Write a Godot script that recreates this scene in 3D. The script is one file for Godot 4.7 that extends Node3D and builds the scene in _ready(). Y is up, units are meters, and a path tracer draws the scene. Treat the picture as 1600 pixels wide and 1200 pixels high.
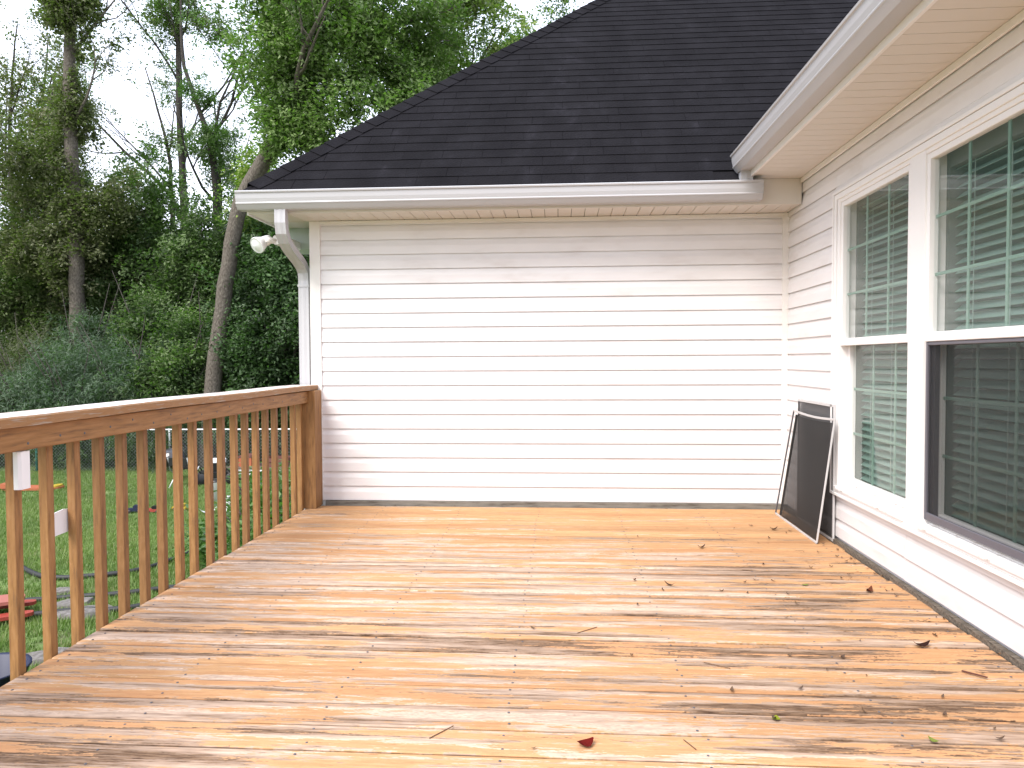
extends Node3D
# A weathered timber deck in the corner of a vinyl-sided house, with a yard and a wood behind its railing.
# House corner: back wall on z = 0, wing wall on x = 0, deck top at y = DECK, yard at y = YARD.

const DECK := -0.04
const YARD := -1.6
const COURSE := 0.1143
var rng := RandomNumberGenerator.new()
var names := {}
var M := {}

# ---------------------------------------------------------------- naming
func numbered(called: String) -> String:
	var k: int = names.get(called, 0)
	names[called] = k + 1
	return called if k == 0 else "%s_%03d" % [called, k]

func tag(o: Node3D, label: String, category: String, group := "", kind := "") -> void:
	if label: o.set_meta("label", label)
	if category: o.set_meta("category", category)
	if group: o.set_meta("group", group)
	if kind: o.set_meta("kind", kind)

func thing(called: String, label: String, category: String, at := Vector3.ZERO, turn := 0.0, group := "") -> Node3D:
	var o := Node3D.new()
	o.name = numbered(called)
	add_child(o)
	o.position = at
	o.rotation.y = turn
	tag(o, label, category, group)
	return o

func put(called: String, mesh: Mesh, mat: Material, parent: Node3D = null, xf := Transform3D()) -> MeshInstance3D:
	var o := MeshInstance3D.new()
	o.name = called if parent else numbered(called)
	o.mesh = mesh
	o.material_override = mat
	o.transform = xf
	o.cast_shadow = GeometryInstance3D.SHADOW_CASTING_SETTING_ON
	(parent if parent else self).add_child(o, true)
	return o

func fin(st: SurfaceTool) -> ArrayMesh:
	st.generate_normals()
	return st.commit()

func start(smooth := false) -> SurfaceTool:
	var st := SurfaceTool.new()
	st.begin(Mesh.PRIMITIVE_TRIANGLES)
	st.set_smooth_group(0 if smooth else -1)
	return st

# ---------------------------------------------------------------- shapes
func tri(st: SurfaceTool, a: Vector3, b: Vector3, c: Vector3) -> void:
	st.add_vertex(a); st.add_vertex(b); st.add_vertex(c)

func quad(st: SurfaceTool, a: Vector3, b: Vector3, c: Vector3, d: Vector3) -> void:
	tri(st, a, b, c); tri(st, a, c, d)

# poly: counter-clockwise in local xy, extruded along local z from 0 to length
func prism(st: SurfaceTool, poly: PackedVector2Array, xf: Transform3D, length: float, caps := true) -> void:
	var n := poly.size()
	for i in n:
		var p := poly[i]
		var q := poly[(i + 1) % n]
		var a := xf * Vector3(p.x, p.y, 0)
		var b := xf * Vector3(q.x, q.y, 0)
		var c := xf * Vector3(q.x, q.y, length)
		var d := xf * Vector3(p.x, p.y, length)
		tri(st, a, d, c); tri(st, a, c, b)
	if caps:
		var t := Geometry2D.triangulate_polygon(poly)
		for k in range(0, t.size(), 3):
			var u := poly[t[k]]
			var v := poly[t[k + 1]]
			var w := poly[t[k + 2]]
			if (v - u).cross(w - u) < 0:
				var s := v; v = w; w = s
			tri(st, xf * Vector3(u.x, u.y, length), xf * Vector3(w.x, w.y, length), xf * Vector3(v.x, v.y, length))
			tri(st, xf * Vector3(u.x, u.y, 0), xf * Vector3(v.x, v.y, 0), xf * Vector3(w.x, w.y, 0))

func rect(w: float, h: float, c := 0.0) -> PackedVector2Array:
	var x := w / 2; var y := h / 2
	if c <= 0: return PackedVector2Array([Vector2(-x, -y), Vector2(x, -y), Vector2(x, y), Vector2(-x, y)])
	return PackedVector2Array([Vector2(-x + c, -y), Vector2(x - c, -y), Vector2(x, -y + c), Vector2(x, y - c), Vector2(x - c, y), Vector2(-x + c, y), Vector2(-x, y - c), Vector2(-x, -y + c)])

# a bar of cross-section w (sideways) by h (upwards) from a to b
func bar(st: SurfaceTool, a: Vector3, b: Vector3, w: float, h: float, c := 0.0, up := Vector3.UP) -> void:
	var z := (b - a).normalized()
	if absf(z.dot(up)) > 0.99: up = Vector3.BACK
	var x := up.cross(z).normalized()
	var y := z.cross(x)
	prism(st, rect(w, h, c), Transform3D(Basis(x, y, z), a), a.distance_to(b))

func box(st: SurfaceTool, lo: Vector3, hi: Vector3, c := 0.0) -> void:
	var m := (lo + hi) / 2
	prism(st, rect(hi.x - lo.x, hi.y - lo.y, c), Transform3D(Basis(), Vector3(m.x, m.y, lo.z)), hi.z - lo.z)

func box_mesh(lo: Vector3, hi: Vector3, c := 0.0) -> ArrayMesh:
	var st := start()
	box(st, lo, hi, c)
	return fin(st)

func bar_mesh(a: Vector3, b: Vector3, w: float, h: float, c := 0.0) -> ArrayMesh:
	var st := start()
	bar(st, a, b, w, h, c)
	return fin(st)

func tube(st: SurfaceTool, pts: Array, radii: Array, sides := 8, rough := 0.0) -> void:
	var rings: Array = []
	var side := Vector3.RIGHT
	for i in pts.size():
		var d: Vector3 = (pts[mini(i + 1, pts.size() - 1)] - pts[maxi(i - 1, 0)]).normalized()
		side = (side - d * side.dot(d))
		side = side.normalized() if side.length() > 0.05 else d.cross(Vector3(0.3, 0.2, 0.9)).normalized()
		var other := d.cross(side)
		var ring := PackedVector3Array()
		for k in sides:
			var a := TAU * k / sides
			var r: float = radii[i] * (1.0 + (rng.randf() - 0.5) * rough)
			ring.append(pts[i] + (side * cos(a) + other * sin(a)) * r)
		rings.append(ring)
	for i in pts.size() - 1:
		for k in sides:
			var j := (k + 1) % sides
			tri(st, rings[i][k], rings[i + 1][k], rings[i + 1][j])
			tri(st, rings[i][k], rings[i + 1][j], rings[i][j])
	for k in range(1, sides - 1):
		tri(st, rings[0][0], rings[0][k], rings[0][k + 1])
		tri(st, rings[-1][0], rings[-1][k + 1], rings[-1][k])

# profile of (radius, height) turned round the y axis
func lathe(st: SurfaceTool, prof: Array, sides := 20, at := Vector3.ZERO, basis := Basis()) -> void:
	for i in prof.size() - 1:
		for k in sides:
			var a := TAU * k / sides
			var b := TAU * (k + 1) / sides
			var p: Vector2 = prof[i]
			var q: Vector2 = prof[i + 1]
			var v := [Vector3(cos(a) * p.x, p.y, sin(a) * p.x), Vector3(cos(b) * p.x, p.y, sin(b) * p.x), Vector3(cos(b) * q.x, q.y, sin(b) * q.x), Vector3(cos(a) * q.x, q.y, sin(a) * q.x)]
			for m in 4: v[m] = at + basis * v[m]
			tri(st, v[0], v[1], v[2]); tri(st, v[0], v[2], v[3])

# ---------------------------------------------------------------- materials
func lin(r: float, g: float, b: float) -> Color:
	return Color(r, g, b).linear_to_srgb()

func mat(c: Color, rough := 0.7, metal := 0.0, spec := 0.5) -> StandardMaterial3D:
	var m := StandardMaterial3D.new()
	m.albedo_color = c
	m.roughness = rough
	m.metallic = metal
	m.metallic_specular = spec
	return m

func noise(sd: int, freq: float, oct := 4, gain := 0.5) -> FastNoiseLite:
	var n := FastNoiseLite.new()
	n.seed = sd
	n.noise_type = FastNoiseLite.TYPE_SIMPLEX_SMOOTH
	n.frequency = freq
	n.fractal_octaves = oct
	n.fractal_gain = gain
	return n

func grad_tex(sd: int, size: int, freq: float, oct: int, at: Array, cols: Array) -> ImageTexture:
	var src := noise(sd, freq, oct, 0.6).get_seamless_image(size, size)
	src.convert(Image.FORMAT_L8)
	var raw := src.get_data()
	var lut := PackedByteArray()
	var g := Gradient.new()
	g.offsets = PackedFloat32Array(at)
	g.colors = PackedColorArray(cols)
	for i in 256:
		var c := g.sample(i / 255.0)
		lut.append_array([int(clampf(c.r, 0, 1) * 255), int(clampf(c.g, 0, 1) * 255), int(clampf(c.b, 0, 1) * 255)])
	var outb := PackedByteArray()
	outb.resize(size * size * 3)
	for i in size * size:
		var k: int = raw[i] * 3
		outb[i * 3] = lut[k]; outb[i * 3 + 1] = lut[k + 1]; outb[i * 3 + 2] = lut[k + 2]
	return ImageTexture.create_from_image(Image.create_from_data(size, size, false, Image.FORMAT_RGB8, outb))

func bump_tex(sd: int, size: int, freq: float, oct: int, strength: float) -> ImageTexture:
	var im := noise(sd, freq, oct, 0.6).get_seamless_image(size, size)
	im.convert(Image.FORMAT_RGBA8)
	im.bump_map_to_normal_map(strength)
	return ImageTexture.create_from_image(im)

func tri_mat(t: Texture2D, scale: Vector3, rough := 0.7, normal: Texture2D = null, nscale := 1.0) -> StandardMaterial3D:
	var m := mat(Color.WHITE, rough)
	m.albedo_texture = t
	m.uv1_triplanar = true
	m.uv1_world_triplanar = true
	m.uv1_scale = scale
	if normal:
		m.normal_enabled = true
		m.normal_texture = normal
		m.normal_scale = nscale
	return m

func leaf_mat(back: Color) -> StandardMaterial3D:
	var m := mat(Color.WHITE, 0.5)
	m.vertex_color_use_as_albedo = true
	m.cull_mode = BaseMaterial3D.CULL_DISABLED
	m.backlight_enabled = true
	m.backlight = back
	return m

func make_materials() -> void:
	var vinyl := grad_tex(11, 512, 0.006, 4, [0.0, 0.35, 0.6, 1.0], [lin(.66, .62, .605), lin(.725, .695, .69), lin(.74, .71, .706), lin(.765, .735, .733)])
	M.vinyl = tri_mat(vinyl, Vector3(0.5, 1.6, 0.5), 0.42)
	M.trim = mat(lin(.76, .725, .69), 0.4)
	M.gutter = mat(lin(.45, .44, .455), 0.3)
	M.white = mat(lin(.80, .775, .76), 0.35)
	M.sill = tri_mat(grad_tex(12, 256, 0.02, 4, [0.0, 0.3, 0.42, 1.0], [lin(.45, .41, .37), lin(.72, .69, .66), lin(.80, .775, .75), lin(.82, .80, .78)]), Vector3(2, 2, 2), 0.4)
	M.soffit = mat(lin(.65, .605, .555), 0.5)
	M.grime = mat(lin(.06, .045, .035), 0.9)
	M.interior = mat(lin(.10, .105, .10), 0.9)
	M.slat = mat(lin(.135, .215, .182), 0.5)
	M.muntin = mat(lin(.13, .23, .185), 0.45)
	M.cord = mat(lin(.22, .29, .26), 0.7)
	var glass := mat(Color(0.75, 0.95, 0.85, 0.06), 0.02)
	glass.transparency = BaseMaterial3D.TRANSPARENCY_ALPHA
	M.glass = glass
	var mesh := mat(Color(0.05, 0.075, 0.075, 0.52), 0.8)
	mesh.transparency = BaseMaterial3D.TRANSPARENCY_ALPHA
	M.mesh_fine = mesh
	var mesh2 := mat(Color(0.08, 0.085, 0.09, 0.87), 0.75)
	mesh2.transparency = BaseMaterial3D.TRANSPARENCY_ALPHA
	M.mesh_dense = mesh2
	M.bronze = mat(lin(.085, .08, .09), 0.5)
	# shingles: charcoal granules with paler faded patches
	var granule := bump_tex(21, 512, 0.25, 3, 3.0)
	var sh := tri_mat(grad_tex(22, 1024, 0.005, 5, [0.0, 0.45, 0.62, 0.76, 0.85, 1.0], [lin(.0100, .0094, .0110), lin(.0125, .0118, .0136), lin(.0145, .0137, .0158), lin(.0160, .0152, .0177), lin(.0185, .0176, .0208), lin(.030, .028, .034)]), Vector3(0.42, 0.42, 0.42), 0.95, granule, 0.6)
	sh.metallic_specular = 0.12
	M.shingle = sh
	var sh2 := sh.duplicate() as StandardMaterial3D
	sh2.albedo_color = Color(0.97, 0.97, 0.97)
	M.shingle_dark = sh2
	var sh3 := sh.duplicate() as StandardMaterial3D
	sh3.uv1_offset = Vector3(0.37, 0.11, 0.63)
	M.shingle_other = sh3
	# stained timber of the railing: streaks along the grain
	var stain := grad_tex(31, 512, 0.012, 5, [0.0, 0.25, 0.42, 0.65, 1.0], [lin(.14, .066, .026), lin(.235, .112, .037), lin(.275, .134, .044), lin(.31, .153, .052), lin(.36, .19, .08)])
	var wn := bump_tex(32, 512, 0.03, 4, 2.5)
	M.wood_up = tri_mat(stain, Vector3(6, 0.7, 6), 0.62, wn, 0.5)
	M.wood_up_dull = M.wood_up.duplicate()
	M.wood_up_dull.albedo_color = Color(0.9, 0.89, 0.9)
	M.wood_up_dull.uv1_offset = Vector3(0.3, 0.21, 0.7)
	M.wood_up_light = M.wood_up.duplicate()
	M.wood_up_light.uv1_offset = Vector3(0.6, 0.67, 0.15)
	M.wood_along = tri_mat(stain, Vector3(6, 7, 0.6), 0.62, wn, 0.5)
	var worn := grad_tex(33, 512, 0.014, 5, [0.0, 0.2, 0.29, 0.38, 0.52, 1.0], [lin(.12, .08, .06), lin(.33, .19, .10), lin(.50, .36, .27), lin(.62, .54, .50), lin(.70, .64, .62), lin(.74, .70, .69)])
	M.wood_edge = tri_mat(grad_tex(35, 512, 0.014, 5, [0.0, 0.25, 0.36, 0.46, 0.7, 1.0], [lin(.42, .37, .33), lin(.32, .23, .16), lin(.31, .165, .07), lin(.29, .145, .055), lin(.33, .175, .07), lin(.20, .10, .04)]), Vector3(5, 9, 0.7), 0.6)
	M.wood_cap = tri_mat(worn, Vector3(5, 9, 0.5), 0.5, wn, 0.7)
	var bare := grad_tex(34, 512, 0.015, 5, [0.0, 0.4, 0.7, 1.0], [lin(.03, .025, .02), lin(.10, .08, .06), lin(.17, .14, .105), lin(.24, .2, .16)])
	M.wood_bare = tri_mat(bare, Vector3(0.6, 7, 7), 0.85)
	var bark_n := bump_tex(41, 512, 0.02, 5, 8.0)
	M.bark = tri_mat(grad_tex(42, 512, 0.02, 5, [0.0, 0.4, 0.6, 0.8, 1.0], [lin(.035, .028, .022), lin(.085, .068, .055), lin(.12, .10, .082), lin(.17, .15, .12), lin(.26, .25, .21)]), Vector3(2.2, 0.8, 2.2), 0.9, bark_n, 1.0)
	M.bark_dark = tri_mat(grad_tex(43, 512, 0.02, 5, [0.0, 0.5, 1.0], [lin(.02, .016, .014), lin(.05, .042, .036), lin(.10, .085, .072)]), Vector3(2.2, 0.8, 2.2), 0.9, bark_n, 1.0)
	M.leaf = leaf_mat(Color(.75, .95, .5))
	M.grass_leaf = leaf_mat(Color(.7, .85, .4))
	M.ground = tri_mat(grad_tex(51, 1024, 0.012, 5, [0.0, 0.3, 0.5, 0.7, 1.0], [lin(.07, .06, .035), lin(.09, .11, .035), lin(.11, .17, .045), lin(.15, .21, .06), lin(.20, .22, .10)]), Vector3(0.12, 0.12, 0.12), 0.95)
	M.steel = mat(lin(.35, .37, .36), 0.45, 0.5)
	M.pale_metal = mat(lin(.70, .71, .72), 0.35, 0.2)
	M.black = mat(lin(.012, .012, .013), 0.3)
	M.rubber = mat(lin(.02, .02, .021), 0.6)
	M.red = mat(lin(.30, .045, .03), 0.5)
	M.faded_red = mat(lin(.34, .115, .09), 0.5)
	M.orange = mat(lin(.38, .11, .05), 0.5)
	M.yellow = mat(lin(.42, .30, .03), 0.5)
	M.blue = mat(lin(.010, .014, .045), 0.5)
	M.teal = mat(lin(.07, .2, .17), 0.5)
	M.plastic = mat(lin(.80, .80, .82), 0.4)
	M.paper = mat(lin(.82, .82, .86), 0.6)
	M.stone = tri_mat(grad_tex(61, 256, 0.03, 4, [0.0, 0.5, 1.0], [lin(.08, .07, .062), lin(.15, .135, .125), lin(.24, .22, .21)]), Vector3(2, 2, 2), 0.9)

# ---------------------------------------------------------------- deck surface: worn orange stain over weathered boards
const DECK_X0 := -3.75
const DECK_W := 3.75
const BOARD := 0.1475
const TEX_BOARDS := 25

func ctl(table: Array, fx: float, fz: float) -> float:
	var rows := table.size() - 1
	var z := clampf(fz, 0, rows - 0.001)
	var x := clampf(fx, 0, 4.999)
	var i := int(z); var j := int(x)
	var a: float = lerpf(table[i][j], table[i][j + 1], x - j)
	var b: float = lerpf(table[i + 1][j], table[i + 1][j + 1], x - j)
	return lerpf(a, b, z - i)

func deck_texture() -> Array:
	var W := 2048; var H := 2048
	# how far the stain has gone (0 whole .. 1 gone) and how dark the bare wood is (0 bleached .. 1 dark), by two boards
	var wear := [[.26,.20,.14,.16,.16,.20],[.30,.26,.20,.16,.18,.22],[.30,.26,.20,.18,.18,.24],[.40,.40,.40,.30,.22,.22],[.56,.54,.52,.46,.34,.24],[.56,.60,.62,.62,.58,.26],
		[.52,.64,.66,.66,.70,.30],[.46,.54,.58,.60,.62,.36],[.40,.44,.48,.54,.58,.40],[.58,.72,.68,.72,.78,.46],[.40,.38,.46,.40,.42,.30],[.60,.52,.58,.54,.76,.48],[.52,.60,.40,.38,.50,.40]]
	var dark := [[.3,.3,.3,.3,.3,.4],[.4,.4,.4,.35,.4,.5],[.4,.4,.3,.3,.4,.5],[.2,.15,.1,.2,.4,.6],[.2,.1,.05,.2,.45,.7],[.25,.3,.2,.2,.65,.7],
		[.3,.35,.3,.3,.65,.7],[.25,.3,.25,.25,.55,.7],[.3,.25,.2,.3,.6,.7],[.6,.75,.70,.7,.75,.7],[.6,.35,.3,.25,.4,.6],[.4,.3,.25,.4,.9,.85],[.5,.75,.3,.25,.5,.6]]
	var streak := noise(71, 0.12, 4, 0.65).get_image(150, H, false, false, true)
	streak.resize(W, H, Image.INTERPOLATE_CUBIC); streak.convert(Image.FORMAT_L8)
	var patch := noise(72, 0.018, 6, 0.68).get_image(190, H, false, false, true)
	patch.resize(W, H, Image.INTERPOLATE_CUBIC); patch.convert(Image.FORMAT_L8)
	var fine := noise(73, 0.26, 3, 0.6).get_image(150, H, false, false, true)
	fine.resize(W, H, Image.INTERPOLATE_CUBIC); fine.convert(Image.FORMAT_L8)
	var tone := noise(74, 0.022, 5, 0.6).get_image(70, H, false, false, true)
	tone.resize(W, H, Image.INTERPOLATE_CUBIC); tone.convert(Image.FORMAT_L8)
	var chip := noise(75, 0.30, 4, 0.7).get_image(620, H, false, false, true)
	chip.resize(W, H, Image.INTERPOLATE_BILINEAR); chip.convert(Image.FORMAT_L8)
	var E := chip.get_data()
	var A := streak.get_data(); var B := patch.get_data(); var C := fine.get_data(); var D := tone.get_data()
	var outb := PackedByteArray()
	outb.resize(W * H * 3)
	var hgt := PackedByteArray()
	hgt.resize(W * H)
	var shift := PackedInt32Array()
	var own := PackedFloat32Array()
	var tint := PackedFloat32Array()
	for b in TEX_BOARDS:
		shift.append(rng.randi() % (2 * W))
		own.append(rng.randf_range(-0.15, 0.15))
		tint.append(rng.randf_range(0.86, 1.08))
	var CW := 64
	var cw := PackedFloat32Array(); var cd := PackedFloat32Array()
	cw.resize(CW + 2); cd.resize(CW + 2)
	for y in H:
		var fb := float(y) / H * TEX_BOARDS
		var b := int(fb)
		for i in CW + 2:
			var fx := 5.0 * i / CW
			cw[i] = ctl(wear, fx, fb / 2.0) + own[b]
			cd[i] = ctl(dark, fx, fb / 2.0)
		var s := shift[b]
		var tn := tint[b]
		var row := y * W
		var edge := absf(fb - b - 0.5) * 2.0
		var edge_worn := maxf(0.0, edge - 0.8) * 0.45
		for x in W:
			var xs := (x + s) & 4095
			var k := row + (xs if xs < 2048 else 4095 - xs)
			var a := A[k] / 255.0
			var p := B[k] / 255.0
			var f := C[k] / 255.0
			var t := D[k] / 255.0
			var h := E[k] / 255.0
			var ci := x >> 5
			var cf := (x & 31) / 32.0
			var w := cw[ci] + (cw[ci + 1] - cw[ci]) * cf + edge_worn
			var dk := cd[ci] + (cd[ci + 1] - cd[ci]) * cf
			var gone := (w - 0.5) * 1.25 + (p - 0.5) * 1.9 + (a - 0.5) * 0.55 + (f - 0.5) * 0.4 + (h - 0.5) * 0.42
			gone = clampf(gone * 14.0 + 0.5, 0.0, 1.0)
			# stain
			var v := tn * (0.90 + (a - 0.5) * 0.22 + (t - 0.5) * 0.26 + (f - 0.5) * 0.14 + (h - 0.5) * 0.16)
			var r := 0.54 * v; var g := 0.312 * v; var bl := 0.158 * v
			var thin := clampf((0.44 - p) * 2.4 + (t - 0.5) * 1.2, 0.0, 0.6)
			r *= 1.0 - 0.22 * thin; g *= 1.0 - 0.36 * thin; bl *= 1.0 - 0.40 * thin
			# bare wood: bleached, brown-grey, or nearly black along the cracks
			var q := clampf((dk - 0.45) * 1.2 + (t - 0.5) * 1.9 + (a - 0.5) * 0.9 + (h - 0.5) * 0.7 + 0.37, 0.0, 1.0)
			var gr := tn * (0.84 + (f - 0.5) * 0.5 + (a - 0.5) * 0.25 + (h - 0.5) * 0.55)
			var br := (0.60 - 0.385 * q) * gr; var bg := (0.44 - 0.306 * q) * gr; var bb := (0.335 - 0.252 * q) * gr
			var black := clampf((q - 0.72) * 2.6, 0.0, 1.0) * clampf((0.56 - f) * 5.0, 0.0, 1.0)
			br *= 1.0 - 0.62 * black; bg *= 1.0 - 0.66 * black; bb *= 1.0 - 0.64 * black
			r += (br - r) * gone; g += (bg - g) * gone; bl += (bb - bl) * gone
			# hairline cracks
			var crack := clampf((0.24 - f) * 9.0, 0.0, 1.0) * clampf((a - 0.42) * 4.0, 0.0, 1.0) * 0.6
			crack = maxf(crack, clampf((edge - 0.925) * 18.0, 0.0, 1.0) * clampf(0.68 + (a - 0.5) * 1.6, 0.3, 0.9))
			r *= 1.0 - crack; g *= 1.0 - minf(1.0, crack * 1.08); bl *= 1.0 - minf(1.0, crack * 1.1)
			k = row + x
			hgt[k] = int(clampf(150.0 - 70.0 * gone + 60.0 * (f - 0.5) - 60.0 * crack, 0.0, 255.0))
			k *= 3
			# to sRGB by the square root of a fitted curve
			outb[k] = int(clampf(1.055 * pow(r, 0.4167) - 0.055, 0.0, 1.0) * 255.0)
			outb[k + 1] = int(clampf(1.055 * pow(g, 0.4167) - 0.055, 0.0, 1.0) * 255.0)
			outb[k + 2] = int(clampf(1.055 * pow(bl, 0.4167) - 0.055, 0.0, 1.0) * 255.0)
	var col := Image.create_from_data(W, H, false, Image.FORMAT_RGB8, outb)
	var hm := Image.create_from_data(W, H, false, Image.FORMAT_L8, hgt)
	hm.convert(Image.FORMAT_RGBA8)
	hm.bump_map_to_normal_map(1.2)
	return [ImageTexture.create_from_image(col), ImageTexture.create_from_image(hm)]

func deck_board(x0: float, x1: float, z0: float, z1: float, top: float) -> ArrayMesh:
	var st := start()
	var c := 0.004
	var h := 0.036
	var p := [Vector2(z0, top - h), Vector2(z0, top - c), Vector2(z0 + c, top), Vector2(z1 - c, top), Vector2(z1, top - c), Vector2(z1, top - h)]
	var uv := func(v: Vector3) -> Vector2: return Vector2((v.x - DECK_X0) / DECK_W, (v.z - 0.0475) / (BOARD * TEX_BOARDS))
	var add := func(v: Vector3) -> void:
		st.set_uv((uv as Callable).call(v))
		st.add_vertex(v)
	for i in 6:
		var a: Vector2 = p[i]
		var b: Vector2 = p[(i + 1) % 6]
		var q := [Vector3(x0, a.x, 0), Vector3(x1, a.x, 0)]
		var v0 := Vector3(x0, a.y, a.x); var v1 := Vector3(x1, a.y, a.x); var v2 := Vector3(x1, b.y, b.x); var v3 := Vector3(x0, b.y, b.x)
		for v in [v0, v2, v1, v0, v3, v2]: (add as Callable).call(v)
	for x in [x0, x1]:
		for i in range(1, 5):
			var a := Vector3(x, p[0].y, p[0].x); var b := Vector3(x, p[i].y, p[i].x); var d := Vector3(x, p[i + 1].y, p[i + 1].x)
			for v in ([a, b, d] if x == x0 else [a, d, b]): (add as Callable).call(v)
	st.generate_normals()
	st.generate_tangents()
	return st.commit()

func build_deck() -> void:
	var tx := deck_texture()
	var m := mat(Color.WHITE, 0.75)
	m.albedo_texture = tx[0]
	m.normal_enabled = true
	m.normal_texture = tx[1]
	m.normal_scale = 1.0
	m.metallic_specular = 0.2
	M.deck = m
	var deck := thing("wooden_deck", "wooden deck of long boards with peeling orange stain beside the house", "deck")
	var wide := [23, 18, 16, 14, 9, 5]   # gaps that have opened
	for k in 46:
		var z0 := 0.0475 + k * BOARD
		var g0: float = 0.0075 if k in wide else 0.0032
		var g1: float = 0.0075 if (k + 1) in wide else 0.0032
		var x0 := -3.712 + rng.randf_range(-0.004, 0.003)
		var x1 := -0.035 + rng.randf_range(-0.012, 0.004)
		put("deck_board", deck_board(x0, x1, z0 + g0, z0 + BOARD - g1, DECK + rng.randf_range(-0.0015, 0.0015)), m, deck)
	var st := start()
	box(st, Vector3(-3.70, DECK - 0.25, 0.03), Vector3(-3.662, DECK - 0.04, 6.85))
	put("rim_joist", fin(st), M.wood_along, deck)
	for x in [-3.1, -2.5, -1.9, -1.3, -0.7, -0.12]:
		put("joist", box_mesh(Vector3(x - 0.02, DECK - 0.25, 0.04), Vector3(x + 0.02, DECK - 0.04, 6.8)), M.wood_bare, deck)
	for z in [0.5, 3.4, 6.6]:
		for x in [-3.4, -0.4]:
			put("support_post", box_mesh(Vector3(x - 0.07, YARD - 0.1, z - 0.07), Vector3(x + 0.07, DECK - 0.255, z + 0.07)), M.wood_bare, deck)
	put("ledger_board", box_mesh(Vector3(-3.6, DECK - 0.25, 0.005), Vector3(-0.05, -0.003, 0.035)), M.ledger, deck)
	put("ledger_board", box_mesh(Vector3(-0.034, DECK - 0.25, 0.04), Vector3(-0.006, -0.018, 6.9)), M.wood_bare, deck)
	# screw heads in pairs over each joist
	var head := start(true)
	lathe(head, [Vector2(0.0001, 0.001), Vector2(0.004, 0.001), Vector2(0.0045, 0.0)], 8)
	var xfs: Array = []
	for k in 30:
		for x in [-3.66, -3.1, -2.5, -1.9, -1.3, -0.7, -0.12]:
			for o in [0.03, 0.115]:
				xfs.append([Transform3D(Basis(), Vector3(x + rng.randf_range(-0.012, 0.012), DECK + 0.0012, 0.0475 + k * BOARD + o + rng.randf_range(-0.008, 0.008))), Color(1, 1, 1)])
	multi("screw_heads", fin(head), M.bronze, xfs, deck)

func multi(called: String, mesh: Mesh, m: Material, xfs: Array, parent: Node3D = null, stuff := true) -> MultiMeshInstance3D:
	var mm := MultiMesh.new()
	mm.transform_format = MultiMesh.TRANSFORM_3D
	mm.use_colors = true
	mm.mesh = mesh
	mm.instance_count = xfs.size()
	for i in xfs.size():
		mm.set_instance_transform(i, xfs[i][0])
		mm.set_instance_color(i, xfs[i][1])
	var o := MultiMeshInstance3D.new()
	o.name = called if parent else numbered(called)
	o.multimesh = mm
	o.material_override = m
	if stuff: o.set_meta("kind", "stuff")
	(parent if parent else self).add_child(o, true)
	return o

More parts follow.
